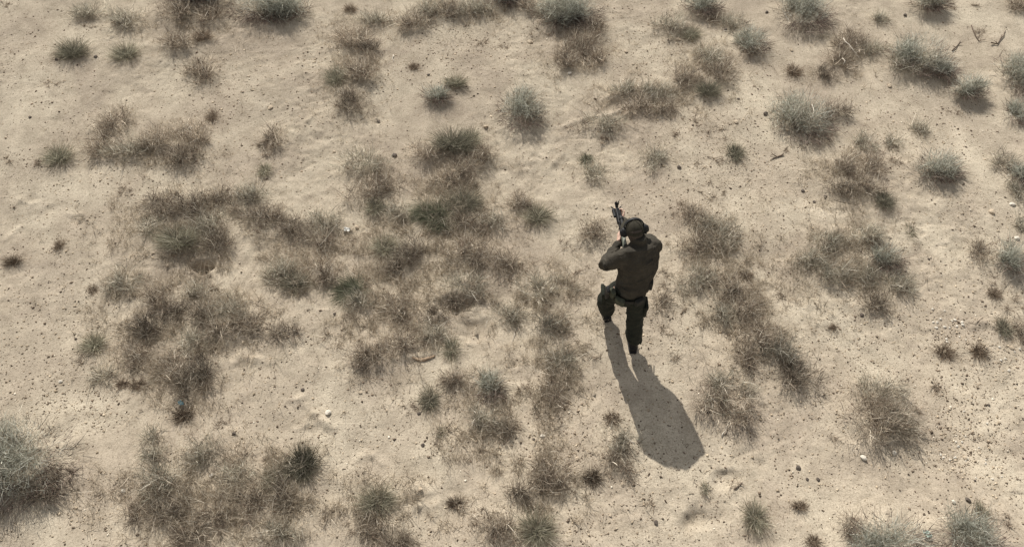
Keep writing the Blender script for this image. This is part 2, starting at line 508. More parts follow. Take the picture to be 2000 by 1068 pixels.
 ('K', 1622, 534, 82, 50, 'thin grey bush at the bottom of the grey ring of bushes'),
 ('K', 1688, 464, 74, 46, 'light grey bush at the top right of the grey ring of bushes'),
 ('S', 1724, 502, 58, 56, 'grey green sage with one black hollow, right of the grey ring'),
 ('K', 1750, 552, 60, 62, 'grey leaning bush below the sage with the black hollow'),
 ('K', 1690, 536, 56, 46, 'faint grey stems between the grey ring and the leaning bush'),
 ('B', 1714, 592, 58, 54, 'dark reddish bush below the grey ring of bushes'),
 ('B', 1910, 494, 40, 50, 'small reddish bush left of the pale blue green sage near the right edge'),
 ('S', 1966, 502, 58, 62, 'pale blue green sage near the right edge at mid height'),
 ('X', 1952, 544, 44, 30, 'dry stems under the pale blue green sage'),
 ('T', 1942, 570, 32, 32, 'small dark tuft below the pale blue green sage'),
 ('X', 1976, 586, 42, 34, 'sparse stems at the right edge below the small dark tuft'),
 ('G', 1960, 634, 40, 52, 'dark upright tussock near the right edge above the white pebbles'),
 ('T', 1846, 682, 42, 40, 'left one of two small spiky tufts under the white pebbles'),
 ('T', 1913, 682, 42, 42, 'right one of two small spiky tufts under the white pebbles'),
 ('T', 1625, 638, 22, 20, 'tiny tuft on sand right of the long right hand mass'),
 ('X', 1524, 582, 44, 30, 'dark crumbs of dead stems on sand below the grey ring'),
 ('K', 1986, 372, 32, 44, 'grey bush cut by the right edge above mid height'),
 ('K', 1992, 440, 24, 34, 'brown stems cut by the right edge at mid height'),
 ('B', 1992, 640, 20, 40, 'brown stems cut by the right edge beside the dark upright tussock'),
 # ---- lower left
 ('S', 36, 888, 206, 160, 'huge grey green sage cut by the left edge, biggest plant of all'),
 ('B', 100, 948, 110, 60, 'dark dead stems under the lower right of the huge left sage'),
 ('X', 40, 1010, 90, 50, 'scattered dead stems below the huge left sage'),
 ('B', 350, 716, 70, 60, 'brown bush at upper left of the blue scrap'),
 ('B', 400, 718, 66, 56, 'very dark bush at upper right of the blue scrap'),
 ('B', 372, 752, 74, 50, 'dark brown bush just above the blue scrap'),
 ('T', 358, 808, 46, 40, 'dark tuft just under the blue scrap'),
 ('T', 238, 746, 30, 30, 'small dark tuft left of the blue scrap, left one of a pair'),
 ('T', 270, 748, 34, 30, 'small dark tuft left of the blue scrap, right one of a pair'),
 ('K', 200, 730, 46, 40, 'pale grey stems left of the pair of small dark tufts'),
 ('X', 440, 806, 36, 56, 'low flat brown stems right of the blue scrap'),
 ('K', 401, 880, 66, 58, 'lone round grey bush in the lower left sand'),
 ('K', 300, 876, 50, 74, 'upright grey brown bush left of the lone round grey one'),
 ('K', 312, 942, 100, 58, 'blue grey low bush in the lower left, under the upright one'),
 ('B', 346, 996, 100, 64, 'dark brown bush in the bottom left mass'),
 ('B', 260, 1004, 56, 40, 'small dark bush at the left end of the bottom left mass'),
 ('B', 374, 1044, 92, 56, 'brown bush cut by the bottom edge in the bottom left mass'),
 ('B', 420, 1004, 56, 52, 'thin brown bush right in the bottom left mass'),
 ('X', 238, 942, 60, 34, 'dry stems left of the blue grey low bush'),
 ('K', 470, 930, 62, 52, 'straw coloured grass bush left of the black shaded tuft'),
 ('B', 494, 972, 84, 66, 'brown bush under the straw coloured one at lower left'),
 ('G', 546, 932, 74, 74, 'grey streaked tussock left of the black shaded tuft'),
 ('G', 592, 902, 72, 78, 'black shaded tuft in the lower left middle'),
 ('B', 556, 968, 48, 52, 'dark bush under the grey streaked tussock'),
 ('K', 545, 1042, 86, 44, 'low grey stems near the bottom edge, below the brown ones'),
 ('X', 640, 1000, 66, 26, 'flat dark dead stems lying above the bottom edge'),
 # ---- lower middle
 ('X', 712, 730, 60, 46, 'brown grass stems below the low brown bush left of the bark'),
 ('G', 838, 776, 54, 62, 'dark leaning tussock below the curved bark'),
 ('G', 862, 846, 26, 46, 'small tussock trailing below the dark leaning one'),
 ('X', 802, 792, 44, 40, 'pale brown stems left of the dark leaning tussock'),
 ('S', 956, 746, 54, 54, 'small dark green sage in the lower middle'),
 ('B', 892, 738, 62, 42, 'sparse brown bush left of the small dark green lower sage'),
 ('K', 942, 814, 70, 50, 'grey brown bush below the small dark green lower sage'),
 ('B', 986, 832, 54, 40, 'dark brown bush right of that grey brown one, lower middle'),
 ('X', 940, 884, 96, 64, 'matted sparse stems in the lower middle'),
 ('X', 880, 850, 60, 40, 'thin stems above the matted sparse ones'),
 ('G', 738, 972, 82, 62, 'grey spiky tussock near the bottom, left of middle'),
 ('B', 730, 1020, 90, 56, 'brown dark bush under the grey spiky tussock near the bottom'),
 ('B', 780, 1050, 56, 40, 'dark stems cut by the bottom edge under the grey spiky tussock'),
 ('X', 690, 1040, 60, 36, 'low stems left of the dark stems at the bottom edge'),
 ('T', 890, 978, 40, 24, 'dark flat tuft by the wind curved sand, bottom middle'),
 ('B', 970, 1032, 90, 62, 'brown bush at the bottom edge just left of middle'),
 ('X', 930, 1000, 70, 50, 'thin brown stems above the bottom edge bush left of middle'),
 ('G', 1048, 1028, 88, 78, 'grey tussock with long pale stalks at the bottom edge, middle'),
 ('B', 1064, 918, 96, 62, 'broad reddish brown bush in the lower middle'),
 ('B', 1014, 958, 60, 40, 'dark brown bush at the left foot of the broad reddish one'),
 ('B', 1096, 944, 50, 40, 'brown bush at the right foot of the broad reddish one'),
 ('K', 1212, 856, 66, 46, 'grey bush with one pale stalk left of the shadow of the rifleman'),
 ('B', 1204, 894, 56, 50, 'thin dark bush under the grey one with the pale stalk'),
 ('T', 1196, 814, 36, 42, 'brown upright tuft above the grey bush with the pale stalk'),
 ('T', 1158, 928, 44, 46, 'black clump left of the end of the shadow of the rifleman'),
 ('X', 1234, 912, 40, 44, 'dry stems at the left of the end of the shadow of the rifleman'),
 ('X', 1100, 800, 40, 44, 'scattered stems under the trailing brown bush'),
 ('X', 1270, 978, 36, 20, 'withered sprig below the end of the shadow of the rifleman'),
 ('K', 1420, 756, 96, 66, 'radiating grey bush right of the shadow of the rifleman'),
 ('B', 1394, 786, 60, 52, 'brown bush at the left foot of the radiating grey one'),
 ('B', 1446, 804, 62, 58, 'spiky brown bush at the right foot of the radiating grey one'),
 ('G', 1378, 948, 24, 34, 'small green grey tussock below right of the end of the shadow'),
 ('G', 1476, 1004, 62, 74, 'spiky grey tussock by the round hollow at the bottom'),
 ('X', 1440, 950, 44, 26, 'crooked dead twigs above the spiky tussock by the round hollow'),
 # ---- lower right
 ('B', 1712, 812, 132, 112, 'big round dark bush alone in the lower right'),
 ('K', 1722, 766, 92, 66, 'grey crown of twigs on the upper side of the big lower right bush'),
 ('K', 1752, 822, 76, 66, 'grey spiky bush on the right side of the big lower right bush'),
 ('X', 1640, 856, 46, 40, 'dark stems at the lower left foot of the big lower right bush'),
 ('X', 1796, 812, 50, 46, 'dark twigs at the right foot of the big lower right bush'),
 ('S', 1730, 1048, 146, 84, 'pale grey green sage at the bottom edge, left one of two'),
 ('S', 1884, 1044, 108, 80, 'pale grey green sage at the bottom edge, right one of two'),
 ('B', 1656, 1022, 36, 36, 'reddish stems at the left side of the pale bottom sage pair'),
 ('G', 1916, 996, 34, 52, 'thin dark tussock above the right hand pale bottom sage'),
 ('T', 1562, 984, 34, 22, 'small dark tuft between the spiky tussock and the pale bottom sages'),
 ('T', 1590, 1052, 34, 34, 'small tuft at the bottom edge left of the pale bottom sages'),
 ('X', 1960, 1012, 50, 26, 'dry stems lying near the bottom right corner'),
 ('X', 1832, 758, 24, 34, 'tiny dry sprig right of the big lower right bush'),
]

# tallness of each kind, as a share of its width, and how wide it stands on the ground
TALL = dict(S=0.44, B=0.25, K=0.25, G=0.44, N=0.36, X=0.10, T=0.40)
PLANTS = []
for kd, px, py, w, h, lab in PL:
    s = ppm(px, py)
    hm = TALL[kd] * min(w, 1.35 * h) / s
    # the tall part of a plant leans up the picture: set its foot lower by half of it
    q = at(px, py)
    base = at(px, py + 0.5 * hm * math.cos(PITCH) * s * 0.9)
    rx = 0.5 * w / s
    ry = max(0.45 * rx, 0.5 * (h / s - 0.55 * hm * math.cos(PITCH)) / math.sin(PITCH + 0.02))
    PLANTS.append((kd, base[0], base[1], rx, ry, hm, lab))

# ------------------------------------------------------------------ ground: one sheet with real relief
HOLES = [  # px, py, length m, width m, depth m (footprints, hollows, the burrow)
 (1363, 1008, .20, .16, .075), (1423, 930, .22, .16, .055), (1305, 992, .22, .14, .022), (866, 208, .18, .13, .03), (733, 230, .26, .14, .03),
 (825, 926, .3, .2, .03), (888, 972, .22, .2, .035), (905, 1000, .2, .14, .025), (396, 517, .19, .12, .30), (893, 592, .52, .17, .10), (1486, 903, .16, .12, .02),
 (1400, 996, .2, .14, .02), (1190, 212, .4, .2, .05), (90, 410, .25, .12, .03), (150, 430, .25, .12, .03), (60, 388, .2, .12, .03),
 (210, 455, .2, .12, .025), (690, 650, .2, .2, .02), (1010, 342, .2, .12, .02), (1060, 300, .2, .12, .02), (930, 640, .4, .22, .05),
 (430, 135, .2, .1, .02), (270, 180, .25, .1, .02), (110, 235, .2, .1, .025), (1160, 765, .22, .12, .02), (640, 960, .24, .13, .022),
 (760, 840, .24, .12, .02), (1530, 500, .22, .12, .02), (1590, 620, .22, .12, .02), (1820, 440, .24, .12, .02), (1700, 690, .24, .12, .02)]
RIDGES = [  # little wind cut edges of the crust
 [(450, 716), (470, 700), (500, 704), (528, 712)], [(560, 784), (585, 783), (615, 810), (640, 832)], [(580, 840), (600, 830), (640, 828)],
 [(700, 895), (725, 890), (748, 908)], [(795, 958), (815, 950), (838, 962)], [(800, 968), (818, 962), (832, 968)], [(520, 240), (585, 262), (600, 238), (615, 222)],
 [(25, 405), (40, 392), (60, 398)], [(135, 420), (160, 420), (170, 432)], [(1060, 330), (1085, 318), (1100, 300)], [(610, 815), (650, 838)],
 [(850, 985), (880, 972), (905, 992)], [(800, 1000), (820, 988), (850, 1004)], [(1095, 250), (1140, 236), (1200, 228), (1215, 216)], [(1900, 640), (1925, 628), (1960, 645)],
 [(180, 255), (215, 232)], [(10, 470), (40, 440)], [(1040, 296), (1075, 310)], [(1590, 100), (1600, 130)], [(765, 705), (800, 700), (845, 690)]]


def axis(lo, hi, step, far, grow=1.22):
    core = list(np.arange(lo, hi + step / 2, step))
    a, b, s1 = [], core[-1], step
    while b < far:
        s1 *= grow; b += s1; a.append(b)
    c, b, s1 = [], core[0], step
    while b > -far:
        s1 *= grow; b -= s1; c.append(b)
    return np.array(c[::-1] + core + a)


GX, GY = axis(-8.0, 8.0, 0.021, 900), axis(1.9, 11.0, 0.021, 900)


def ground_field():
    X, Y = np.meshgrid(GX, GY)
    Z = 0.055 * NZ[0](X / 2.2, Y / 2.2) + 0.022 * NZ[1](X / .8 + 3, Y / .8) + 0.011 * NZ[2](X / .33, Y / .33 + 5)
    crust = np.clip(0.5 + 0.9 * NZ[3](X / 1.3 + 9, Y / 1.3), 0.12, 1.2)
    bil = np.abs(NZ[4](X / .17 + .5 * NZ[1](X / .2, Y / .2), Y / .12 + .4 * NZ[6](X / .15, Y / .15)))
    Z += crust * (-0.012 * np.exp(-(bil / .09) ** 2) * (NZ[7](X / .5, Y / .5) > -.1) + 0.0075 * NZ[2](X / .12 + 7, Y / .11) + 0.0062 * NZ[5](X / .06, Y / .06) + 0.0036 * NZ[6](X / .033, Y / .033))
    core = (np.abs(X) < 9) & (Y > 1) & (Y < 12)
    for kd, x, y, rx, ry, hm, lab in PLANTS:
        a = dict(S=.07, B=.05, K=.045, G=.045, N=.035, X=.012, T=.02)[kd] * min(1.5, rx / .22)
        m = (np.abs(X - x) < 3.2 * rx) & (np.abs(Y - y) < 3.2 * max(rx, ry))
        d2 = ((X[m] - x) / (rx * 1.1)) ** 2 + ((Y[m] - y) / (max(ry, .7 * rx) * 1.1)) ** 2
        Z[m] += a * np.exp(-d2) * (0.75 + 0.5 * NZ[7](X[m] / .15, Y[m] / .15))
    for px, py, ln, wd, dp in HOLES:
        q = at(px, py)
        m = (np.abs(X - q[0]) < 3 * ln) & (np.abs(Y - q[1]) < 3 * ln)
        an = 0.5 * math.sin(px)
        u = (X[m] - q[0]) * math.cos(an) + (Y[m] - q[1]) * math.sin(an)
        v = -(X[m] - q[0]) * math.sin(an) + (Y[m] - q[1]) * math.cos(an)
        r = np.sqrt((u / (ln * .5)) ** 2 + (v / (wd * .62)) ** 2) + .18 * NZ[5](X[m] / .07, Y[m] / .07)
        soft = 1.0 if dp > .034 else .6
        r = r + .25 * NZ[4](X[m] / .05 + px, Y[m] / .05)
        Z[m] += soft * (-dp * np.exp(-(r ** 2.2)) + 0.25 * dp * np.exp(-((r - 1.3) / .4) ** 2) * (NZ[6](X[m] / .08, Y[m] / .08) + .4))
    for pts in RIDGES:
        P3 = [at(*p) for p in pts]
        for a, b in zip(P3[:-1], P3[1:]):
            lo, hi = np.minimum(a, b) - .15, np.maximum(a, b) + .15
            m = (X > lo[0]) & (X < hi[0]) & (Y > lo[1]) & (Y < hi[1])
            d = b - a; L2 = d[0] ** 2 + d[1] ** 2
            t = np.clip(((X[m] - a[0]) * d[0] + (Y[m] - a[1]) * d[1]) / L2, 0, 1)
            ddx, ddy = X[m] - a[0] - t * d[0], Y[m] - a[1] - t * d[1]
            dist = np.sqrt(ddx ** 2 + ddy ** 2) * (1 + .5 * NZ[4](X[m] / .05, Y[m] / .05))
            side = np.where(ddy > 0, 1.0, 0.35)
            Z[m] = np.maximum(Z[m], Z[m] + 0.017 * np.exp(-(dist / (.022 * (1 + side))) ** 2))
    fade = np.clip(1 - (np.maximum(np.abs(X) - 8, 0) + np.maximum(1.9 - Y, 0) + np.maximum(Y - 11, 0)) / 30, .0, 1)
    return X, Y, Z * (0.35 + 0.65 * fade)


X_, Y_, Z_ = ground_field()


def gz(x, y):
    """ground height (also for arrays)"""
    x, y = np.asarray(x, float), np.asarray(y, float)
    i = np.clip(np.searchsorted(GX, x) - 1, 0, len(GX) - 2)
    j = np.clip(np.searchsorted(GY, y) - 1, 0, len(GY) - 2)
    fx = np.clip((x - GX[i]) / (GX[i + 1] - GX[i]), 0, 1)
    fy = np.clip((y - GY[j]) / (GY[j + 1] - GY[j]), 0, 1)
    return (Z_[j, i] * (1 - fx) + Z_[j, i + 1] * fx) * (1 - fy) + (Z_[j + 1, i] * (1 - fx) + Z_[j + 1, i + 1] * fx) * fy


nx, ny = len(GX), len(GY)
ii, jj = np.meshgrid(np.arange(nx - 1), np.arange(ny - 1))
v0 = (jj * nx + ii).ravel()
quads = np.stack([v0, v0 + 1, v0 + nx + 1, v0 + nx], 1)
me = raw_mesh('ground', np.stack([X_.ravel(), Y_.ravel(), Z_.ravel()], 1), quads.ravel(), np.full(len(quads), 4, np.int32))
tag(link('ground', me, M_SAND, smooth=True), 'pale tan desert sand with pebbles and small hollows', kind='structure')


# ------------------------------------------------------------------ plants
def unit(v):
    return v / np.maximum(np.linalg.norm(v, axis=-1, keepdims=True), 1e-9)


class Strands:
    """thin tapering blades or twigs, gathered into one mesh"""
    def __init__(self): self.V, self.F, self.N, self.T, self.n = [], [], [], [], 0

    def add(self, base, dirs, length, width, bend, tint, segs=2, floor=None):
        n = len(base)
        if n == 0: return None
        dirs = unit(dirs)
        length = np.broadcast_to(length, (n,))[:, None]
        width = np.broadcast_to(width, (n,))[:, None]
        side = unit(np.cross(dirs, unit(rng.normal(size=(n, 3)))))
        rows = []
        for k in range(segs + 1):
            t = k / segs
            p = base + dirs * length * t + bend * length * t * t
            if floor is not None: p[:, 2] = np.maximum(p[:, 2], floor)
            if k < segs:
                w = width * (1 - 0.55 * t) * 0.5
                rows += [p - side * w, p + side * w]
            else:
                rows.append(p)
        V = np.stack(rows, 1)                      # n, 2*segs+1, 3
        m = 2 * segs + 1
        o = self.n + np.arange(n)[:, None] * m
        f = []
        for k in range(segs - 1):
            f.append(o + np.array([[2 * k, 2 * k + 1, 2 * k + 3, 2 * k + 2]]))
        tri = o + np.array([[2 * segs - 2, 2 * segs - 1, 2 * segs]])
        for q in f:
            self.F.append(q.ravel()); self.N.append(np.full(n, 4, np.int32))
        self.F.append(tri.ravel()); self.N.append(np.full(n, 3, np.int32))
        self.V.append(V.reshape(-1, 3))
        self.T.append(np.repeat(np.broadcast_to(tint, (n, 3)), m, 0))
        self.n += n * m
        return rows[-1]

    def mesh(self, name):
        return raw_mesh(name, np.concatenate(self.V), np.concatenate(self.F), np.concatenate(self.N), np.concatenate(self.T))


def rdir(n, up=0.0, flat=1.0):
    v = rng.normal(size=(n, 3))
    v[:, 2] = np.abs(v[:, 2]) * flat + up
    return unit(v)


def mix_tint(n, cols, p, var=.22):
    c = np.array(cols)[rng.choice(len(cols), n, p=p)]
    return c * (1 + rng.normal(size=(n, 1)) * var).clip(.45, 1.6)


SAGE = ([(.265, .268, .218), (.39, .392, .33), (.56, .56, .485), (.36, .32, .26)], [.36, .32, .20, .12])
BROWN = ([(.221, .178, .137), (.346, .292, .229), (.486, .427, .340), (.670, .610, .508), (.108, .083, .065)], [.27, .30, .20, .12, .11])
GREYB = ([(.265, .239, .189), (.382, .350, .281), (.509, .472, .387), (.678, .636, .541), (.233, .233, .185)], [.26, .30, .20, .12, .12])
GRASS = ([(.220, .211, .155), (.316, .299, .225), (.439, .412, .316), (.667, .614, .491), (.176, .150, .116)], [.32, .34, .16, .07, .11])
GREEN = ([(.125, .138, .092), (.18, .185, .128), (.24, .235, .17), (.33, .30, .225)], [.34, .34, .20, .12])
DEAD = ([(.138, .101, .073), (.204, .156, .114), (.286, .231, .171), (.418, .358, .275)], [.38, .36, .18, .08])
SKIRT = ([(.135, .098, .082), (.20, .155, .13), (.28, .235, .195), (.08, .058, .05)], [.36, .34, .16, .14])
WOODC = ([(.270, .223, .176), (.378, .324, .263), (.162, .121, .092)], [.4, .3, .3])


def dome(n, rx, ry, h, lo=.0):
    """points on an uneven dome"""
    d = rng.normal(size=(n, 3)); d[:, 2] = np.abs(d[:, 2]) + lo
    d = unit(d)
    r = (.72 + .34 * rng.random(n))[:, None]
    return d * r * np.array([rx, ry, h]), d


def bush_sub(st, wood, cx, cy, rx, ry, h, pal, dens, lean, size=1.0):
    """one branching clump: woody stems from the foot, crooked twigs in tufts along and at the end of them"""
    n = max(7, int(26 * dens * (rx * ry / .03) ** .5))
    tips, d = dome(n, rx, ry, h, .15)
    foot = np.stack([rng.normal(size=n) * rx * .12, rng.normal(size=n) * ry * .12, np.full(n, -.02)], 1)
    v = tips - foot
    L = np.linalg.norm(v, axis=1)
    up = np.array([0, 0, .35])
    wood.add(foot + [cx, cy, 0], unit(v) + up, L * .95, .0055 * (.7 + .6 * rng.random(n)), -up * .6 + rng.normal(size=(n, 3)) * .1, mix_tint(n, *WOODC), 3)
    # twig tufts
    k = max(8, int(15 * dens))
    t = (.45 + .6 * rng.random((n, k, 1)))
    b = foot[:, None] + v[:, None] * t + rng.normal(size=(n, k, 3)) * np.array([rx, ry, h]) * .17
    b = b.reshape(-1, 3)
    b[:, 2] = np.maximum(b[:, 2], .0)
    m = len(b)
    dd = unit(np.repeat(unit(v), k, 0) * .8 + rng.normal(size=(m, 3)) * .75 + np.array(lean) + [0, 0, .25])
    ln = (.035 + .095 * rng.random(m) ** 1.4) * size
    st.add(b + [cx, cy, 0], dd, ln, .0028 + .0038 * rng.random(m), rng.normal(size=(m, 3)) * .75, mix_tint(m, *pal, .3), 3)


def make_sage(rx, ry, h):
    st, wd = Strands(), Strands()
    dens = 1.0
    pal = SAGE
    lobes = max(4, int(4 + rx * 9)) + (5 if rx > .4 else 0)
    skew = rng.normal(size=2) * .16
    for _ in range(lobes):
        pal = GREYB if rng.random() < .2 else SAGE
        a, r = rng.random() * 6.28, rng.random() ** .5 * .52
        f = .48 + .22 * rng.random()
        bush_sub(st, wd, rx * (r * 1.15 * math.cos(a) + skew[0]), ry * (r * 1.15 * math.sin(a) + skew[1]), rx * f * (.7 + .5 * rng.random()), max(ry, .6 * rx) * f * (.7 + .5 * rng.random()), h * (.95 - .4 * r) * (.85 + .25 * rng.random()), pal, .95, (0, 0, .15), .85)
    # fine pale shoots standing out of the crown
    n = int(380 * (rx / .35) ** 1.4)
    p, d = dome(n, rx * .95, ry * .95, h * .95, .25)
    st.add(p, d + rng.normal(size=(n, 3)) * .35 + [0, 0, .5], .04 + .08 * rng.random(n), .0034, rng.normal(size=(n, 3)) * .6, mix_tint(n, [(.48, .485, .42), (.60, .60, .53), (.36, .365, .30)], [.5, .25, .25]), 2)
    # dead purple brown skirt on the ground
    n = int(800 * (rx / .35) ** 1.4)
    a = np.where(rng.random(n) < .6, -1.3 + rng.normal(size=n) * .8, rng.random(n) * 6.28)
    rr = .45 + .75 * rng.random(n)
    p = np.stack([rx * rr * np.cos(a), ry * rr * np.sin(a), .01 + .04 * rng.random(n)], 1)
    d = np.stack([np.cos(a), np.sin(a), .3 + .4 * rng.random(n)], 1) + rng.normal(size=(n, 3)) * .5
    wd.add(p, d, .06 + .13 * rng.random(n), .0030 + .0025 * rng.random(n), rng.normal(size=(n, 3)) * .3, mix_tint(n, *SKIRT), 2, .0)
    return st, wd


def make_bush(rx, ry, h, pal, dens=1.0, lift=0.0):
    st, wd = Strands(), Strands()
    rx, ry = rx * 1.25, max(ry, .6 * rx) * 1.25
    area = math.pi * rx * ry
    # tufts scattered unevenly over the patch, thick in a few hearts, thin at the rim
    hearts = [(rng.normal() * rx * .32, rng.normal() * ry * .32 - .12 * ry, (.24 + .22 * rng.random()) * rx) for _ in range(int(2 + area * 18))]
    nt = int(215 * area * dens) + 7
    c = rng.normal(size=(nt * 3, 2)) * [rx * .46, ry * .46]
    ang = np.arctan2(c[:, 1], c[:, 0]); rr = np.hypot(c[:, 0] / rx, c[:, 1] / ry)
    lim = .78 + .22 * np.sin(ang * 3 + rng.random() * 6) + .16 * np.sin(ang * 7 + rng.random() * 6)
    keep = (rr < lim) & (NZ[6](c[:, 0] / .09 + 40 * rng.random(), c[:, 1] / .09 + 40 * rng.random()) > -.35)
    c = c[keep][:nt]
    k2 = int(nt * .62)
    hs = np.array(hearts)[rng.integers(0, len(hearts), k2)]
    c = np.concatenate([c, hs[:, :2] + rng.normal(size=(k2, 2)) * hs[:, 2:3] * [.40, .40 * ry / rx]])
    k = 7
    m = len(c) * k
    r = np.hypot(c[:, 0] / rx, c[:, 1] / ry)
    top = h * np.clip(1.0 - .75 * r ** 1.6, .12, 1) * (.7 + .5 * rng.random(len(c)))
    z0 = top[:, None] * rng.random((len(c), k)) ** .8 * .75
    out = unit(np.c_[c / [rx, ry] + rng.normal(size=c.shape) * .25, np.full(len(c), .9)])
    p = np.repeat(np.c_[c, np.zeros(len(c))], k, 0) + rng.normal(size=(m, 3)) * [.022, .022, 0]
    p[:, 2] = z0.ravel()
    d = np.repeat(out, k, 0) * .8 + rng.normal(size=(m, 3)) * .55
    d[:, 2] = np.abs(d[:, 2]) * .9 + .25
    # each tuft keeps its own tone
    tone = np.repeat(1 + .2 * rng.normal(size=(len(c), 1)), k, 0).clip(.55, 1.6)
    st.add(p, d, .045 + .10 * rng.random(m) ** 1.5, (.0026 + .0046 * rng.random(m) ** 1.5), rng.normal(size=(m, 3)) * .48 + [0, 0, -.1], mix_tint(m, *pal, .3) * tone, 3, .003)
    # woody stems rising from the hearts
    nw = int(34 + 190 * area)
    hs = np.array(hearts)[rng.integers(0, len(hearts), nw)]
    f = np.c_[hs[:, :2] + rng.normal(size=(nw, 2)) * .02, np.full(nw, -.01)]
    a = rng.random(nw) * 6.28
    wd.add(f, np.c_[np.cos(a) * .9, np.sin(a) * .9, .35 + .7 * rng.random(nw)], (.35 + .45 * rng.random(nw)) * min(rx, .3), .0052, rng.normal(size=(nw, 3)) * .22, mix_tint(nw, *WOODC), 3, .0)
    # long radiating dry stems
    n = int(70 + 420 * area)
    a = rng.random(n) * 6.28
    r0 = rng.random(n) * .9
    p = np.stack([rx * r0 * np.cos(a), ry * r0 * np.sin(a), np.zeros(n)], 1)
    d = np.stack([np.cos(a) * .8, np.sin(a) * .8, .25 + 1.2 * rng.random(n)], 1) + rng.normal(size=(n, 3)) * .35
    st.add(p, d, (.05 + .11 * rng.random(n)), .0022, rng.normal(size=(n, 3)) * .25 + [0, 0, -.15], mix_tint(n, *pal), 3, .0)
    # dead bits lying round the foot
    n = int(60 + 900 * area)
    q = rng.normal(size=(n, 2)) * [rx * .62, ry * .62]
    wd.add(np.c_[q, np.full(n, .008)], rdir(n, -.3, .25), .02 + .05 * rng.random(n), .0030, rng.normal(size=(n, 3)) * .35, mix_tint(n, *DEAD), 2, .004)
    return st, wd


def make_grass(rx, ry, h, pal, fan=None, n0=700):
    st, wd = Strands(), Strands()
    n = int(n0 * (rx / .2) ** 1.25)
    foot = rng.normal(size=(n, 2)) * [rx * .26, max(ry, .6 * rx) * .26]
    out = unit(np.c_[foot + rng.normal(size=(n, 2)) * rx * .18, np.zeros(n)])
    sp = (.15 + 1.0 * rng.random(n) ** 1.2)[:, None]
    d = out * sp * np.array([1, max(ry / rx, .7), 1]) + np.array([0, 0, .9]) + rng.normal(size=(n, 3)) * .16
    if fan is not None: d = d * np.array([.8, .8, .6]) + np.array([*fan, 0]) * (.3 + .9 * rng.random((n, 1)))
    ln = (.45 + .6 * rng.random(n)) * max(h * 1.05, rx * .95)
    st.add(np.c_[foot, np.full(n, -.01)], d, ln, .0026 + .0022 * rng.random(n), out * (.1 + .35 * rng.random((n, 1))) + np.array([0, 0, -.2]), mix_tint(n, *pal), 3, .004)
    n = int(n0 * .22 * (rx / .2) ** 1.2)
    a = rng.random(n) * 6.28
    p = np.c_[rng.normal(size=(n, 2)) * [rx * .55, max(ry, .6 * rx) * .55], np.full(n, .008)]
    wd.add(p, np.stack([np.cos(a), np.sin(a), .25 * rng.random(n)], 1), .03 + .07 * rng.random(n), .0032, rng.normal(size=(n, 3)) * .25, mix_tint(n, *DEAD), 2, .004)
    return st, wd


def make_sparse(rx, ry, h):
    st = Strands()
    ry = max(ry, .5 * rx)
    for _ in range(max(3, int(34 * (rx * ry) ** .5))):
        c = rng.normal(size=2) * [rx * .48, ry * .48]
        n = rng.integers(8, 26)
        a = rng.random(n) * 6.28
        p = np.c_[c + rng.normal(size=(n, 2)) * .012, np.full(n, -.004)]
        d = np.stack([np.cos(a), np.sin(a), .15 + .9 * rng.random(n)], 1)
        st.add(p, d, .025 + .075 * rng.random(n), .0030 + .002 * rng.random(n), rng.normal(size=(n, 3)) * .45, mix_tint(n, *DEAD), 2, .003)
    return st


KIND = dict(S=('sage_shrub', 'shrub'), B=('dry_bush', 'bush'), K=('grey_bush', 'bush'), G=('grass_tussock', 'grass tussock'),
            N=('green_tussock', 'grass tussock'), X=('withered_plant', 'dead plant'), T=('dry_tuft', 'grass tuft'))
GRP = dict(S='sage shrubs on the sand', B='brown dead bushes', K='grey brown bushes', G='grey grass tussocks', N='green plants',
           X='sparse withered plants', T='small dry tufts')
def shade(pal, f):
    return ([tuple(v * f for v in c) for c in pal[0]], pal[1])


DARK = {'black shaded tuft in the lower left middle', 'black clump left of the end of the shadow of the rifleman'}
for kd, x, y, rx, ry, hm, lab in PLANTS:
    nm, cat = KIND[kd]
    z = float(gz(x, y))
    if kd != 'S':                                   # shade of the dark clumps is painted into their tint; pale plants go lighter
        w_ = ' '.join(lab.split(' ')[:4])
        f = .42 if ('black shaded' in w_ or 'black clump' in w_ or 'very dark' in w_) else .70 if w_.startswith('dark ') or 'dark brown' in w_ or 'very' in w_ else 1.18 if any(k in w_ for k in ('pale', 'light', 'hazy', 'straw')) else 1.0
    if kd == 'X':
        st = make_sparse(rx, ry, hm)
        o = link(nm, st.mesh('withered_stems'), M_WOOD)
        o.location = (x, y, z)
        tag(o, lab, cat, GRP[kd])
        continue
    if kd == 'S': st, wd = make_sage(rx, ry, hm)
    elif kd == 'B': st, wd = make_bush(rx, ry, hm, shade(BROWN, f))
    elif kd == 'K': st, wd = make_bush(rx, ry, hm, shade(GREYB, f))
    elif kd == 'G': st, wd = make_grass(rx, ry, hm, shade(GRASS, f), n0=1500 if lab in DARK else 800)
    elif kd == 'N': st, wd = make_grass(rx, ry, hm, GREEN, fan=None if 'bright' in lab else (-.9, -.25), n0=950)
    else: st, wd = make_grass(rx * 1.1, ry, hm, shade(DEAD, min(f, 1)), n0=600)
    root = empty(nm, (x, y, z))
    tag(root, lab, cat, GRP[kd])
    tag(link('blades' if kd in 'GNT' else 'foliage', st.mesh('foliage'), M_LEAF, root), kind='stuff')
    tag(link('dead_stems' if kd in 'GNT' else 'branches', wd.mesh('branches'), M_WOOD, root), kind='stuff')


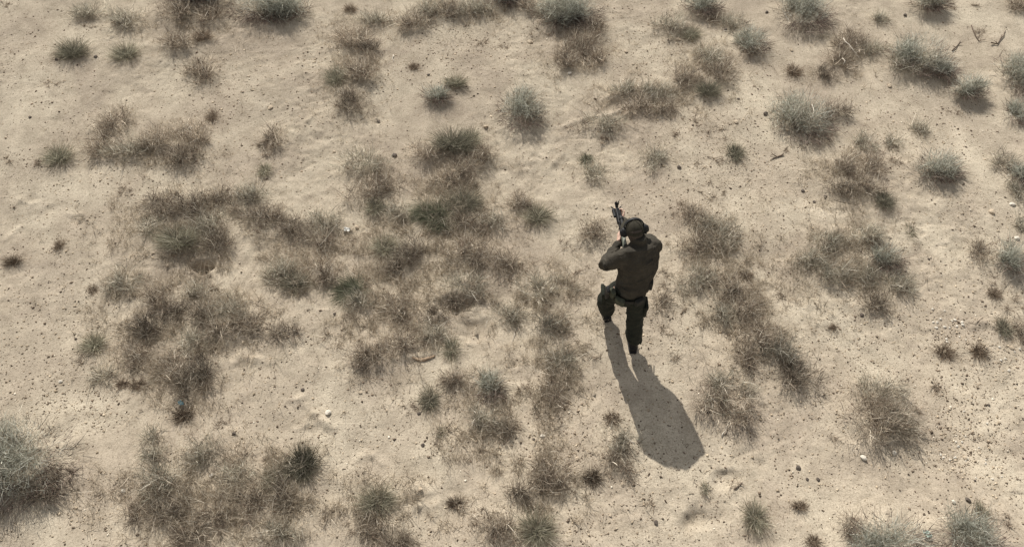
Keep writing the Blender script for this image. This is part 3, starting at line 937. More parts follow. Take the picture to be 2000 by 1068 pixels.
# ------------------------------------------------------------------ gravel and litter too small to pick apart
GRAVEL = [  # px, py, spread px, how many
 (965, 110, 60, 420), (850, 80, 45, 260), (905, 78, 40, 200), (1240, 30, 60, 300), (1285, 120, 70, 420), (1260, 150, 60, 220), (1720, 235, 70, 380),
 (1870, 262, 60, 340), (1890, 860, 55, 420), (1860, 905, 60, 300), (1700, 640, 80, 380), (1930, 440, 70, 360), (1870, 620, 60, 320), (1960, 700, 60, 260),
 (60, 190, 90, 420), (110, 120, 70, 240), (440, 190, 80, 420), (400, 160, 60, 160), (580, 110, 80, 300), (610, 150, 60, 150), (90, 740, 70, 420), (140, 790, 50, 160),
 (200, 1000, 60, 220), (60, 560, 80, 360), (120, 600, 60, 220), (300, 345, 80, 360), (130, 380, 80, 380), (440, 330, 70, 280), (1330, 900, 50, 60), (1040, 800, 80, 300),
 (1460, 150, 60, 220), (1470, 330, 70, 240), (1440, 250, 70, 240), (1390, 300, 60, 120), (790, 150, 60, 220), (1240, 380, 90, 340), (1350, 350, 90, 320), (1400, 620, 60, 160),
 (1290, 640, 50, 160), (1560, 300, 90, 260), (1820, 420, 90, 260), (1900, 760, 80, 300), (1960, 860, 60, 220), (1650, 960, 120, 420), (1560, 870, 90, 260), (1840, 700, 80, 260),
 (1130, 980, 110, 300), (1250, 1020, 120, 300), (560, 760, 90, 220), (650, 880, 110, 260), (1700, 720, 80, 200), (620, 300, 90, 280), (1110, 200, 60, 90), (1060, 60, 60, 140),
 (1950, 1000, 60, 200), (40, 60, 70, 260), (240, 230, 90, 220), (480, 820, 80, 180), (1500, 440, 90, 200), (1530, 800, 80, 160), (1150, 850, 70, 220), (1280, 780, 80, 240)]


def scatter_px(lst, wide):
    pts = []
    for px, py, sp, n in lst:
        q = rng.normal(size=(n, 2)) * [sp, sp * .8] + [px, py]
        pts.append(q)
    q = np.c_[rng.random(wide) * 2240 - 120, rng.random(wide) ** .85 * 1190 - 60]
    keep = rng.random(wide) < np.clip(.40 + 1.2 * NZ[2](q[:, 0] / 110, q[:, 1] / 80) + .5 * NZ[3](q[:, 0] / 40, q[:, 1] / 30), .03, 1)
    pts.append(q[keep])
    q = np.concatenate(pts)
    cp, sp = math.cos(PITCH), math.sin(PITCH)
    u, v = (q[:, 0] - 1000) / FPX, (534 - q[:, 1]) / FPX
    t = CAM_H / (sp - cp * v)
    x, y = u * t, (cp + sp * v) * t
    return x, y


OCT = np.array([[1, 0, 0], [-1, 0, 0], [0, 1, 0], [0, -1, 0], [0, 0, 1], [0, 0, -1]], float)
OCTF = np.array([[0, 2, 4], [2, 1, 4], [1, 3, 4], [3, 0, 4], [2, 0, 5], [1, 2, 5], [3, 1, 5], [0, 3, 5]])


def pebbles(x, y, r, cols, p, flat=.62):
    n = len(x)
    V = OCT[None] * (1 + rng.normal(size=(n, 6, 1)) * .28).clip(.5, 1.6) + rng.normal(size=(n, 6, 3)) * .16
    a = rng.random(n) * 6.28
    c, s_ = np.cos(a)[:, None], np.sin(a)[:, None]
    st = .65 + .7 * rng.random((n, 1))
    X, Y = V[..., 0] * st, V[..., 1]
    V = np.stack([X * c - Y * s_, X * s_ + Y * c, V[..., 2] * flat], -1) * r[:, None, None]
    V += np.stack([x, y, gz(x, y) + r * .22], 1)[:, None]
    F = (OCTF[None] + (np.arange(n) * 6)[:, None, None]).reshape(-1)
    return V.reshape(-1, 3), F, np.full(n * 8, 3, np.int32), np.repeat(mix_tint(n, cols, p, .15), 6, 0)


PEB = ([(.40, .325, .235), (.46, .385, .285), (.20, .155, .115), (.115, .088, .066), (.62, .56, .46)], [.28, .18, .31, .20, .03])
x, y = scatter_px([(a, b, c, int(n * 1.15)) for a, b, c, n in GRAVEL], 15000)
r = np.exp(rng.normal(size=len(x)) * .40) * .0064
tag(link('gravel', raw_mesh('gravel', *pebbles(x, y, r.clip(.003, .016), *PEB)), M_WOOD), 'fine brown and tan gravel strewn over the sand', 'gravel', kind='stuff')

# crumbs of dead plants: short curled bits lying flat, thick round the plants and thin on the open sand
st = Strands()
x, y = scatter_px([], 15000)
pl = np.array([(p[1], p[2], p[3], p[4]) for p in PLANTS])
k = rng.integers(0, len(pl), 9000)
x = np.concatenate([x, pl[k, 0] + rng.normal(size=len(k)) * (pl[k, 2] * .9 + .05)])
y = np.concatenate([y, pl[k, 1] + rng.normal(size=len(k)) * (pl[k, 3] * .9 + .05)])
n = len(x)
a = rng.random(n) * 6.28
st.add(np.c_[x, y, gz(x, y) + .004], np.c_[np.cos(a), np.sin(a), .22 * rng.random(n)], .012 + .035 * rng.random(n) ** 2, .0042 + .003 * rng.random(n),
       np.c_[rng.normal(size=(n, 2)) * .45, np.full(n, .05)], mix_tint(n, [(.12, .09, .066), (.19, .145, .105), (.30, .245, .18), (.42, .37, .29)], [.42, .34, .18, .06]), 3)
tag(link('plant_litter', st.mesh('plant_litter'), M_WOOD), 'scattered crumbs of dead stems on the sand', 'plant litter', kind='stuff')

# thin dead grass standing in the sand between the bushes of the middle and the left
st = Strands()
SPARSE = [(360, 440, 120, 60), (330, 620, 120, 110), (560, 540, 110, 70), (760, 600, 110, 100), (880, 400, 110, 90), (1060, 580, 90, 70), (1080, 720, 60, 90), (800, 480, 110, 50),
          (1400, 480, 70, 70), (1440, 610, 80, 80), (1280, 190, 110, 40), (1380, 150, 60, 60), (690, 130, 50, 90), (290, 290, 110, 40), (380, 980, 140, 80), (540, 950, 80, 70), (960, 840, 80, 80),
          (760, 1010, 90, 60), (1050, 960, 90, 70), (1650, 340, 70, 60), (1660, 510, 90, 70), (1640, 110, 60, 50), (1130, 100, 70, 60), (880, 30, 100, 35), (370, 40, 80, 50), (370, 730, 70, 60)]
q = np.concatenate([rng.normal(size=(int(.20 * w * h), 2)) * [w * .68, h * .68] + [px, py] for px, py, w, h in SPARSE])
keep = NZ[5](q[:, 0] / 22, q[:, 1] / 18) + .5 * NZ[6](q[:, 0] / 60, q[:, 1] / 50) > .02
q = q[keep]
cp, sp = math.cos(PITCH), math.sin(PITCH)
u, v = (q[:, 0] - 1000) / FPX, (534 - q[:, 1]) / FPX
t = CAM_H / (sp - cp * v)
x, y = np.repeat(u * t, 5), np.repeat((cp + sp * v) * t, 5)
n = len(x)
x, y = x + rng.normal(size=n) * .012, y + rng.normal(size=n) * .012
a = rng.random(n) * 6.28
st.add(np.c_[x, y, gz(x, y) - .003], np.c_[np.cos(a), np.sin(a), .7 + 1.1 * rng.random(n)], .04 + .12 * rng.random(n) ** 1.4, .0026 + .0028 * rng.random(n), rng.normal(size=(n, 3)) * .4, mix_tint(n, [(.50, .44, .35), (.40, .345, .27), (.29, .24, .185), (.66, .60, .50)], [.34, .34, .20, .12], .25), 3)
tag(link('dead_grass', st.mesh('dead_grass'), M_LEAF), 'thin dead grass between the bushes of the middle and the left', 'dead grass', kind='stuff')


# ------------------------------------------------------------------ stones one can pick out
def stone_mesh(seed, flat=.65):
    import bmesh
    r_ = np.random.default_rng(seed)
    bm = bmesh.new()
    bmesh.ops.create_icosphere(bm, subdivisions=2, radius=1)
    for _ in range(7):                       # chip flat faces off a ball
        nrm = Vector(unit(r_.normal(size=(1, 3)))[0]); dd = .62 + .25 * r_.random()
        for vtx in bm.verts:
            e = vtx.co.dot(nrm) - dd
            if e > 0: vtx.co -= nrm * e
    ax = 1 + .35 * r_.random()
    for vtx in bm.verts: vtx.co = Vector((vtx.co.x * ax, vtx.co.y, vtx.co.z * flat)) * (1 + .05 * r_.normal())
    m_ = bpy.data.meshes.new('stone')
    bm.to_mesh(m_); bm.free()
    return m_


M_STONE_PALE = plain_mat('pale_stone', (.50, .46, .39), .85, var=.18, scale=2.5, spec=.2)
M_STONE_TAN = plain_mat('tan_stone', (.40, .33, .245), .9, var=.22, scale=2.5, spec=.2)
M_STONE_DARK = plain_mat('dark_stone', (.085, .068, .055), .85, var=.3, scale=2.5, spec=.3)
SM = {}
for mat in (M_STONE_PALE, M_STONE_TAN, M_STONE_DARK):
    for k in range(4):
        m_ = stone_mesh(50 + 7 * k + len(SM))
        m_.materials.append(mat)
        SM[(mat.name, k)] = m_


def stone(px, py, size_px, mat, label, group):
    q = at(px, py); s_ = ppm(px, py)
    o = bpy.data.objects.new('stone', SM[(mat.name, int(rng.integers(0, 4)))])
    COL.objects.link(o)
    r_ = .5 * size_px / s_ * (.82 if mat is M_STONE_DARK else 1)
    o.location = (q[0], q[1], float(gz(q[0], q[1])) + r_ * .25)
    o.scale = (r_,) * 3
    o.rotation_euler = (rng.normal() * .2, rng.normal() * .2, rng.random() * 6.28)
    return tag(o, label, 'stone', group)


for px, py, sz, mt, lab in [
 (1112, 150, 9, M_STONE_PALE, 'pale stone at the foot of the bush with radiating stems'),
 (1036, 86, 11, M_STONE_TAN, 'tan stone on bare sand left of the reddish bush at the top'),
 (374, 256, 9, M_STONE_PALE, 'white stone inside the light brown upright bush at upper left'),
 (642, 808, 13, M_STONE_PALE, 'pale stone with a dark shade beside it, lower left of middle'),
 (592, 762, 10, M_STONE_DARK, 'dark stone above the pale one in the lower left middle'),
 (826, 869, 10, M_STONE_DARK, 'dark stone by the small trailing tussock in the lower middle'),
 (1283, 1016, 11, M_STONE_DARK, 'black stone alone near the bottom, below the end of the shadow'),
 (1560, 912, 13, M_STONE_DARK, 'dark brown stone below left of the big lower right bush, larger of three'),
 (1598, 935, 9, M_STONE_DARK, 'dark stone right of the larger dark brown one, lower right'),
 (1577, 934, 8, M_STONE_DARK, 'small dark stone between the two other dark ones, lower right'),
 (1685, 895, 12, M_STONE_PALE, 'pale stone below the big lower right bush'),
 (1746, 886, 9, M_STONE_PALE, 'small pale stone right of the pale one below the big lower right bush'),
 (1890, 976, 12, M_STONE_DARK, 'dark stone left of the thin dark tussock at lower right'),
 (1862, 980, 9, M_STONE_PALE, 'pale stone above the right hand pale bottom sage'),
 (1494, 229, 13, M_STONE_DARK, 'dark stone left of the ball shaped sage'),
 (1325, 332, 11, M_STONE_DARK, 'round dark stone right of the lone grey brown bush'),
 (770, 302, 14, M_STONE_DARK, 'dark jagged clod above the hazy bush of the central mass'),
 (528, 210, 10, M_STONE_TAN, 'tan stone on open sand left of the brown column'),
 (837, 149, 8, M_STONE_DARK, 'small dark stone above the small dark green sage'),
 (1060, 848, 9, M_STONE_PALE, 'white stone on the smooth sand of the lower middle'),
 (1042, 855, 8, M_STONE_DARK, 'dark stone left of the white stone in the lower middle'),
 (1382, 806, 11, M_STONE_DARK, 'black stone between the radiating bush and the shadow of the rifleman'),
 (1683, 614, 11, M_STONE_DARK, 'black stone under the dark reddish bush below the grey ring'),
 (123, 957, 9, M_STONE_DARK, 'dark stone right of the huge left sage, upper of two'),
 (114, 969, 10, M_STONE_DARK, 'dark stone right of the huge left sage, lower of two'),
 (116, 743, 8, M_STONE_PALE, 'white stone on the gravel above the huge left sage'),
 (244, 960, 10, M_STONE_PALE, 'pale stone below left of the blue grey low bush'),
 (414, 930, 10, M_STONE_PALE, 'pale stone between the lone round grey bush and the straw one'),
 (1484, 600, 8, M_STONE_DARK, 'dark stone right of the top of the long right hand mass'),
 (1566, 378, 9, M_STONE_DARK, 'dark stone on smooth sand left of the brown drift'),
 (1588, 400, 8, M_STONE_DARK, 'small dark stone lower right of the one left of the brown drift'),
 (1935, 418, 13, M_STONE_TAN, 'tan slab stone in the gravel near the right edge'),
 (1984, 468, 11, M_STONE_PALE, 'white stone at the right edge above the pale blue green sage'),
 (1976, 400, 10, M_STONE_PALE, 'pale stone at the right edge on the gravel'),
 (60, 232, 8, M_STONE_DARK, 'dark stone far left in the upper left sand'),
 (113, 121, 8, M_STONE_DARK, 'dark stone left of the leaning dark tussock'),
]:
    stone(px, py, sz, mt, lab, 'stones lying on the sand')
# loose white pebbles of the right hand gravel and the tan pebbles strewn about
for k in range(46):
    px, py = (1868 + rng.normal() * 34, 628 + rng.normal() * 20) if k < 18 else (1955 + rng.normal() * 30, 690 + rng.normal() * 22) if k < 28 else (1890 + rng.normal() * 40, 870 + rng.normal() * 40)
    stone(px, py, 3.6 + 2.6 * rng.random(), M_STONE_PALE, 'small whitish pebble on the gravel at the right side', 'white pebbles at the right side')
for k in range(56):
    px, py = rng.random() * 1960 + 20, rng.random() * 1030 + 20
    if 1150 < px < 1420 and 370 < py < 940: continue
    stone(px, py, 6 + 4 * rng.random(), M_STONE_TAN if k % 3 else M_STONE_DARK, ('small tan pebble lying loose on the sand' if k % 3 else 'small dark pebble lying loose on the sand'),
          'loose tan pebbles' if k % 3 else 'loose dark pebbles')


# ------------------------------------------------------------------ sticks, bark and scraps
M_STICK = plain_mat('bleached_wood', (.52, .47, .39), .8, var=.2, scale=30, spec=.2)
M_STICKD = plain_mat('dark_dead_wood', (.12, .09, .068), .9, var=.3, scale=30, spec=.2)
M_BARK = plain_mat('dry_bark', (.30, .22, .15), .9, var=.35, scale=25, spec=.2)


def tube(pts, rad, sides=7):
    """a closed tapering tube; returns verts and faces"""
    pts = [np.array(p, float) for p in pts]
    V, F = [], []
    for i, p in enumerate(pts):
        t = unit(pts[min(i + 1, len(pts) - 1)] - pts[max(i - 1, 0)])
        a = np.cross(t, [0, 0, 1.0]) if abs(t[2]) < .9 else np.cross(t, [1.0, 0, 0])
        a = unit(a); b = np.cross(t, a)
        for k in range(sides):
            an = 2 * math.pi * k / sides
            V.append(p + rad[i] * (math.cos(an) * a + math.sin(an) * b))
    n = len(pts)
    for i in range(n - 1):
        for k in range(sides):
            k2 = (k + 1) % sides
            F.append((i * sides + k, i * sides + k2, (i + 1) * sides + k2, (i + 1) * sides + k))
    F.append(tuple(range(sides))[::-1]); F.append(tuple(range((n - 1) * sides, n * sides)))
    return V, F


def py_mesh(name, V, F):
    m_ = bpy.data.meshes.new(name)
    m_.from_pydata([tuple(map(float, v)) for v in V], [], F)
    m_.update()
    return m_


def stick(pts, r0, mat, label, lift=.012, forks=()):
    P3 = []
    for i, p in enumerate(pts):
        q = at(p[0], p[1]); hh = p[2] if len(p) > 2 else lift
        q = at(p[0], p[1], float(gz(q[0], q[1])) + hh)
        P3.append(q)
    fine = []
    for a, b in zip(P3[:-1], P3[1:]):
        for t in (0, .5): fine.append(a + (b - a) * t + rng.normal(size=3) * .004)
    fine.append(P3[-1])
    V, F = tube(fine, np.linspace(r0, r0 * .4, len(fine)))
    for i, dx, dy, ln in forks:
        a = fine[i]; e = a + np.array([dx, dy, .25]) * ln
        V2, F2 = tube([a, (a + e) / 2 + rng.normal(size=3) * .005, e], [r0 * .6, r0 * .5, r0 * .25])
        o = len(V); V += V2; F += [tuple(v + o for v in f) for f in F2]
    return tag(link('dead_stick', py_mesh('dead_stick', V, F), mat, smooth=True), label, 'stick', 'dead sticks')


stick([(1646, 76, .16), (1658, 88, .17), (1670, 103, .15), (1680, 118, .10)], .0065, M_STICK, 'long white bent stick lying over the brown bush at upper right')
stick([(1645, 114, .10), (1650, 120, .12), (1646, 128, .08)], .007, M_STICK, 'short white hooked stick below the long white bent one')
stick([(1586, 204, .2), (1590, 218, .2), (1584, 232, .18)], .008, M_STICK, 'pale curved branch on the ball shaped sage')
stick([(1530, 302), (1516, 306), (1505, 312)], .011, M_STICKD, 'dark dead stick left below the ball shaped sage', forks=[(2, -.8, .6, .09)])
stick([(1860, 100), (1872, 88), (1876, 80)], .009, M_STICKD, 'forked dark stick on sand right of the large tangled sage', forks=[(2, .9, .4, .08), (1, -.7, .5, .06)])
stick([(1935, 84), (1948, 86), (1960, 70), (1964, 60)], .010, M_STICKD, 'dark crooked stick of the arc in the upper right', forks=[(3, .5, .8, .1), (2, -.6, .6, .08)])
stick([(1898, 50), (1904, 68), (1912, 80), (1925, 78)], .008, M_STICKD, 'thin bent stick at the left of the upper right arc', forks=[(3, .9, .5, .1)])
stick([(2005, 534), (1985, 540), (1972, 548)], .007, M_STICK, 'white stick at the right edge under the pale blue green sage')
stick([(768, 108), (767, 114), (769, 120)], .009, M_STICK, 'short white upright chip right of the brown column')
stick([(1222, 850, .08), (1234, 862, .10), (1240, 868, .08)], .006, M_STICK, 'pale stalk on the grey bush left of the shadow of the rifleman')
stick([(130, 915), (143, 922), (134, 938)], .009, M_STICKD, 'dark forked stick right of the huge left sage', forks=[(2, .8, .5, .1)])
stick([(1640, 1076), (1670, 1070), (1690, 1062)], .008, M_STICKD, 'dark stick at the bottom edge left of the pale sages')
stick([(1435, 955), (1442, 948), (1450, 940)], .008, M_STICKD, 'dark twig on sand above the spiky tussock at the bottom', forks=[(2, .8, .1, .06)])
stick([(1920, 620), (1905, 632), (1890, 628)], .005, M_STICKD, 'thin dark twig beside the white pebbles on the right')
stick([(1382, 306), (1396, 310), (1412, 306)], .005, M_STICKD, 'thin dark twig left of the dark pointed tussock')
stick([(1410, 852), (1416, 840), (1424, 822, .04)], .007, M_STICK, 'pale bent stem right of the end of the shadow')
stick([(1640, 640), (1200, 1)] if False else [(1008, 640), (1004, 655), (1000, 668)], .005, M_STICK, 'pale stem in the middle below the shaded bank')

# curved bark: a hollow shell of wood
V, F = [], []
b0, b1, b2 = at(806, 701), at(828, 706), at(850, 694)
N1, N2 = 11, 7
for thick in (1.0, .86):
    for i in range(N1):
        t = i / (N1 - 1)
        c = (1 - t) ** 2 * b0 + 2 * t * (1 - t) * b1 + t * t * b2
        c = np.array([c[0], c[1], float(gz(c[0], c[1]))])
        w = .021 * (1 - .55 * abs(2 * t - 1) ** 2) * thick
        for k in range(N2):
            an = math.pi * k / (N2 - 1)
            V.append(c + np.array([0, math.cos(an) * w, math.sin(an) * w * .9 + .002]) * (1 + .08 * math.sin(7 * t + k)))
for s_ in range(2):
    for i in range(N1 - 1):
        for k in range(N2 - 1):
            a = s_ * N1 * N2 + i * N2 + k
            f = (a, a + 1, a + N2 + 1, a + N2)
            F.append(f if s_ == 0 else f[::-1])
for i in range(N1 - 1):
    for k in (0, N2 - 1):
        a = i * N2 + k
        F.append((a, a + N2, a + N2 + N1 * N2, a + N1 * N2))
tag(link('dry_bark', py_mesh('dry_bark', V, F), M_BARK, smooth=True), 'curved piece of brown bark on the sand below the central bushes', 'bark')


def scrap(px, py, size_px, mat, label, seed):
    """a crumpled piece of thin plastic or paper"""
    r_ = np.random.default_rng(seed)
    q = at(px, py); s_ = size_px / ppm(px, py)
    n = 7
    V, F = [], []
    for side in (0, 1):
        for i in range(n):
            for j in range(n):
                u_, v_ = i / (n - 1) - .5, j / (n - 1) - .5
                rr = np.random.default_rng(seed * 100 + i * 10 + j)
                k = 1 - .5 * (abs(u_) * abs(v_) * 4)
                V.append((u_ * s_ * k + rr.normal() * s_ * .05, v_ * s_ * .75 * k + rr.normal() * s_ * .05, .012 + abs(rr.normal()) * s_ * .2 - side * .002))
        for i in range(n - 1):
            for j in range(n - 1):
                a = side * n * n + i * n + j
                f = (a, a + n, a + n + 1, a + 1)
                F.append(f if side == 0 else f[::-1])
    edge = [(i, 0) for i in range(n)] + [(n - 1, j) for j in range(1, n)] + [(i, n - 1) for i in range(n - 2, -1, -1)] + [(0, j) for j in range(n - 2, 0, -1)]
    for (a, b) in zip(edge, edge[1:] + edge[:1]):
        ia, ib = a[0] * n + a[1], b[0] * n + b[1]
        F.append((ia, ia + n * n, ib + n * n, ib))
    o = link('litter_scrap', py_mesh('litter_scrap', V, F), mat)
    o.location = (q[0], q[1], float(gz(q[0], q[1])))
    o.rotation_euler = (0, 0, r_.random() * 3)
    return tag(o, label, 'litter')


scrap(678, 449, 16, plain_mat('white_paper', (.75, .75, .72), .6, var=.05), 'crumpled white scrap on sand in the left middle', 3)
scrap(355, 789, 14, plain_mat('blue_plastic', (.30, .50, .56), .4, var=.2), 'crumpled blue plastic scrap under the dark bush at lower left', 5)
scrap(1806, 1046, 20, plain_mat('clear_green_plastic', (.55, .66, .60), .3, var=.15), 'crumpled pale green plastic between the two bottom sages', 9)


# ------------------------------------------------------------------ the rifleman
V3 = lambda *a: np.array(a, float)
M_SKIN = plain_mat('skin', (.54, .36, .28), .55, var=.08, scale=30, spec=.4)
M_JACKET = cloth_mat('brown_jacket_cloth', (.027, .0235, .0178), (.054, .047, .0355), 7, 700, .85, .6)
M_TROUSER = cloth_mat('olive_trouser_cloth', (.0115, .0132, .0095), (.0235, .025, .0175), 10, 700, .9, .4)
M_CAP = cloth_mat('olive_cap_cloth', (.024, .0215, .015), (.036, .032, .0225), 12, 900, .9, .12)
M_BLACK = plain_mat('black_plastic', (.013, .013, .0135), .55, var=.2, spec=.2)
M_WEB = cloth_mat('dark_webbing', (.020, .020, .017), (.032, .031, .026), 20, 900, .85, .2)
M_POUCH = cloth_mat('camouflage_pouch_cloth', (.030, .033, .022), (.085, .088, .060), 26, 900, .85, .2)
M_BOOT = plain_mat('black_boot_leather', (.015, .014, .013), .75, var=.25, spec=.2)
M_HAIR = plain_mat('dark_hair', (.035, .024, .017), .7, var=.3, scale=120)
M_STEEL = plain_mat('gun_steel', (.012, .0122, .0125), .6, 0.0, var=.25, spec=.15)
M_GREENPL = plain_mat('green_stock', (.115, .125, .098), .6, var=.15)
M_EYE = plain_mat('eye_white', (.7, .68, .65), .25, var=.03)


class Geo:
    def __init__(self): self.V, self.F = [], []

    def put(self, V, F):
        o = len(self.V)
        self.V += [np.array(v, float) for v in V]
        self.F += [tuple(i + o for i in f) for f in F]
        return self

    def loft(self, secs, side, n=18, rnd=True, pw=2.0):
        """secs: (centre, half width along side, half depth); side: one vector or one per section"""
        secs = [(np.array(c, float), a, b) for c, a, b in secs]
        sides = [np.array(side, float)] * len(secs) if np.ndim(side) == 1 else [np.array(s, float) for s in side]
        C = [s[0] for s in secs]
        T = [unit(C[min(i + 1, len(C) - 1)] - C[max(i - 1, 0)]) for i in range(len(C))]
        rings = []
        if rnd:
            for k in (.35, .8):
                f = math.sqrt(1 - (1 - k) ** 2)
                rings.append((C[0] - T[0] * min(secs[0][1:]) * .75 * (1 - k), secs[0][1] * f, secs[0][2] * f, T[0], sides[0]))
        for i in range(len(C)): rings.append((C[i], secs[i][1], secs[i][2], T[i], sides[i]))
        if rnd:
            for k in (.8, .35):
                f = math.sqrt(1 - (1 - k) ** 2)
                rings.append((C[-1] + T[-1] * min(secs[-1][1:]) * .75 * (1 - k), secs[-1][1] * f, secs[-1][2] * f, T[-1], sides[-1]))
        V, F = [], []
        for c, a, b, t, s in rings:
            s = unit(s - t * np.dot(s, t)); d = np.cross(t, s)
            for k in range(n):
                an = 2 * math.pi * k / n
                ca, sa = math.cos(an), math.sin(an)
                e = 2 / pw
                V.append(c + s * a * math.copysign(abs(ca) ** e, ca) + d * b * math.copysign(abs(sa) ** e, sa))
        m = len(rings)
        for i in range(m - 1):
            for k in range(n):
                k2 = (k + 1) % n
                F.append((i * n + k, i * n + k2, (i + 1) * n + k2, (i + 1) * n + k))
        F.append(tuple(range(n))[::-1]); F.append(tuple(range((m - 1) * n, m * n)))
        return self.put(V, F)

    def ball(self, c, r, ax=None, n=14):
        """ellipsoid; r three radii along the axes ax"""
        ax = np.eye(3) if ax is None else np.array(ax)
        r = np.broadcast_to(r, 3)
        V, F = [], []
        m = n // 2
        for i in range(1, m):
            th = math.pi * i / m
            for k in range(n):
                ph = 2 * math.pi * k / n
                V.append(np.array(c) + ax[0] * r[0] * math.sin(th) * math.cos(ph) + ax[1] * r[1] * math.sin(th) * math.sin(ph) + ax[2] * r[2] * math.cos(th))
        for i in range(m - 2):
            for k in range(n):
                k2 = (k + 1) % n
                F.append((i * n + k, (i + 1) * n + k, (i + 1) * n + k2, i * n + k2))
        V.append(np.array(c) + ax[2] * r[2]); V.append(np.array(c) - ax[2] * r[2])
        t, b = len(V) - 2, len(V) - 1
        for k in range(n):
            k2 = (k + 1) % n
            F.append((t, k, k2)); F.append((b, (m - 2) * n + k2, (m - 2) * n + k))
        return self.put(V, F)

    def box(self, c, h, ax=None, bev=.15):
        """box with bevelled edges: half sizes h along the axes ax"""
        ax = np.eye(3) if ax is None else np.array(ax)
        h = np.array(h, float); c = np.array(c, float)
        e = min(h) * bev
        prof = [(1, -1), (1, 1), (-1, 1), (-1, -1)]
        loop = []
        for sx, sy in prof:
            a = (sx * h[0], sy * (h[1] - e)); b = (sx * (h[0] - e), sy * h[1])
            loop += [a, b] if sx * sy > 0 else [b, a]
        V, F = [], []
        for z, k in ((-h[2], e), (-h[2] + e, 0), (h[2] - e, 0), (h[2], e)):
            for x_, y_ in loop:
                V.append(c + ax[0] * (x_ - math.copysign(k, x_)) + ax[1] * (y_ - math.copysign(k, y_)) + ax[2] * z)
        n = 8
        for i in range(3):
            for k in range(n):
                k2 = (k + 1) % n
                F.append((i * n + k, i * n + k2, (i + 1) * n + k2, (i + 1) * n + k))
        F.append(tuple(range(n))[::-1]); F.append(tuple(range(3 * n, 4 * n)))
        return self.put(V, F)

    def cyl(self, a, b, r, n=14, r2=None):
        r2 = r if r2 is None else r2
        a, b = np.array(a, float), np.array(b, float)
        s = np.cross(b - a, [0, 0, 1.0]) if abs(unit(b - a)[2]) < .9 else np.cross(b - a, [1.0, 0, 0])
        L = np.linalg.norm(b - a); t = (b - a) / L
        e = min(.12 * min(r, r2), .2 * L)
        return self.loft([(a, r - e, r - e), (a + t * e, r, r), (b - t * e, r2, r2), (b, r2 - e, r2 - e)], s, n, False)

    def obj(self, name, mat, parent, voxel=None, smooth_it=4, fold=None, label=None):
        o = link(name, py_mesh(name, self.V, self.F), mat, parent, True)
        if voxel:
            import bmesh
            bm = bmesh.new(); bm.from_mesh(o.data); bmesh.ops.recalc_face_normals(bm, faces=bm.faces); bm.to_mesh(o.data); bm.free()
            m = o.modifiers.new('remesh', 'REMESH'); m.mode = 'VOXEL'; m.voxel_size = voxel; m.use_smooth_shade = True
            m = o.modifiers.new('smooth', 'SMOOTH'); m.iterations = smooth_it; m.factor = .5
            if fold:
                tx = bpy.data.textures.new(name + '_folds', 'CLOUDS'); tx.noise_scale = fold[0]; tx.noise_depth = 2
                m = o.modifiers.new('folds', 'DISPLACE'); m.texture = tx; m.strength = fold[1]; m.mid_level = .5
        else:
            import bmesh
            bm = bmesh.new(); bm.from_mesh(o.data); bmesh.ops.recalc_face_normals(bm, faces=bm.faces); bm.to_mesh(o.data); bm.free()
            try: o.data.set_sharp_from_angle(angle=math.radians(35))
            except Exception: pass
        if label: o['label'] = label
        return o


# the joints, at the heights that the photograph and the shadow agree on
G = float(gz(1.17, 4.65))
UPZ = V3(0, 0, G)
J = {k: at(*v) + UPZ * 0 for k, v in dict(
    rank=(1237, 668, .10), rknee=(1240, 622, .50), rhip=(1244, 566, .92), lank=(1185, 608, .10), lknee=(1183, 584, .52), lhip=(1214, 562, .92),
    head=(1239, 449, 1.555), rsh=(1276, 482, 1.40), lsh=(1220, 500, 1.39), lelb=(1183, 517, 1.25),
    butt=(1222, 482, 1.405), muz=(1203, 398, 1.20)).items()}
for k in J: J[k][2] += G
J['rank'][2] = float(gz(*J['rank'][:2])) + .10
J['lank'][2] = float(gz(*J['lank'][:2])) + .10
RIF = unit(J['muz'] - J['butt'])                                   # along the rifle
RSD = unit(np.cross(RIF, V3(0, 0, 1)))                             # its right side
RUP = np.cross(RSD, RIF)
rp = lambda t, s=0.0, u=0.0: J['butt'] + RIF * t + RSD * s + RUP * u

person = empty('person', (1.17, 4.65, G))
tag(person, 'person in brown jacket, olive trousers and cap aiming a rifle, seen from above and behind', 'person')
bpy.context.view_layer.update()


def rel(geo):
    """geometry was written in world places; bring it to the person's own origin"""
    geo.V = [v - V3(1.17, 4.65, G) for v in geo.V]
    return geo


def elbow(sh, ha, l1, l2, pole):
    d = ha - sh; L = min(np.linalg.norm(d), (l1 + l2) * .995); t = unit(d)
    a = (l1 * l1 - l2 * l2 + L * L) / (2 * L); h = math.sqrt(max(l1 * l1 - a * a, 0))
    p = unit(pole - t * np.dot(pole, t))
    return sh + t * a + p * h


SHR = unit(J['rsh'] - J['lsh'])                                     # across the shoulders
FWD = unit(np.cross(V3(0, 0, 1), SHR))                              # chest direction
msh = (J['rsh'] + J['lsh']) / 2
mhp = (J['rhip'] + J['lhip']) / 2
HPR = V3(1, 0.0, 0)
rwr = rp(.535, .030, -.050)                                         # right wrist, under the handguard
lwr = rp(.195, -.038, -.085)                                        # left wrist, behind the pistol grip
relb = elbow(J['rsh'], rwr, .325, .30, V3(.75, -.1, -.8))
lelb = J['lelb']
neck0, headc = msh + V3(-.005, .055, .075), J['head']
HF = unit(V3(-.10, .94, -.34)); HR = unit(np.cross(HF, V3(-.10, 0, 1))); HU = np.cross(HR, HF)
hp = lambda r, f_, u: headc + HR * r + HF * f_ + HU * u

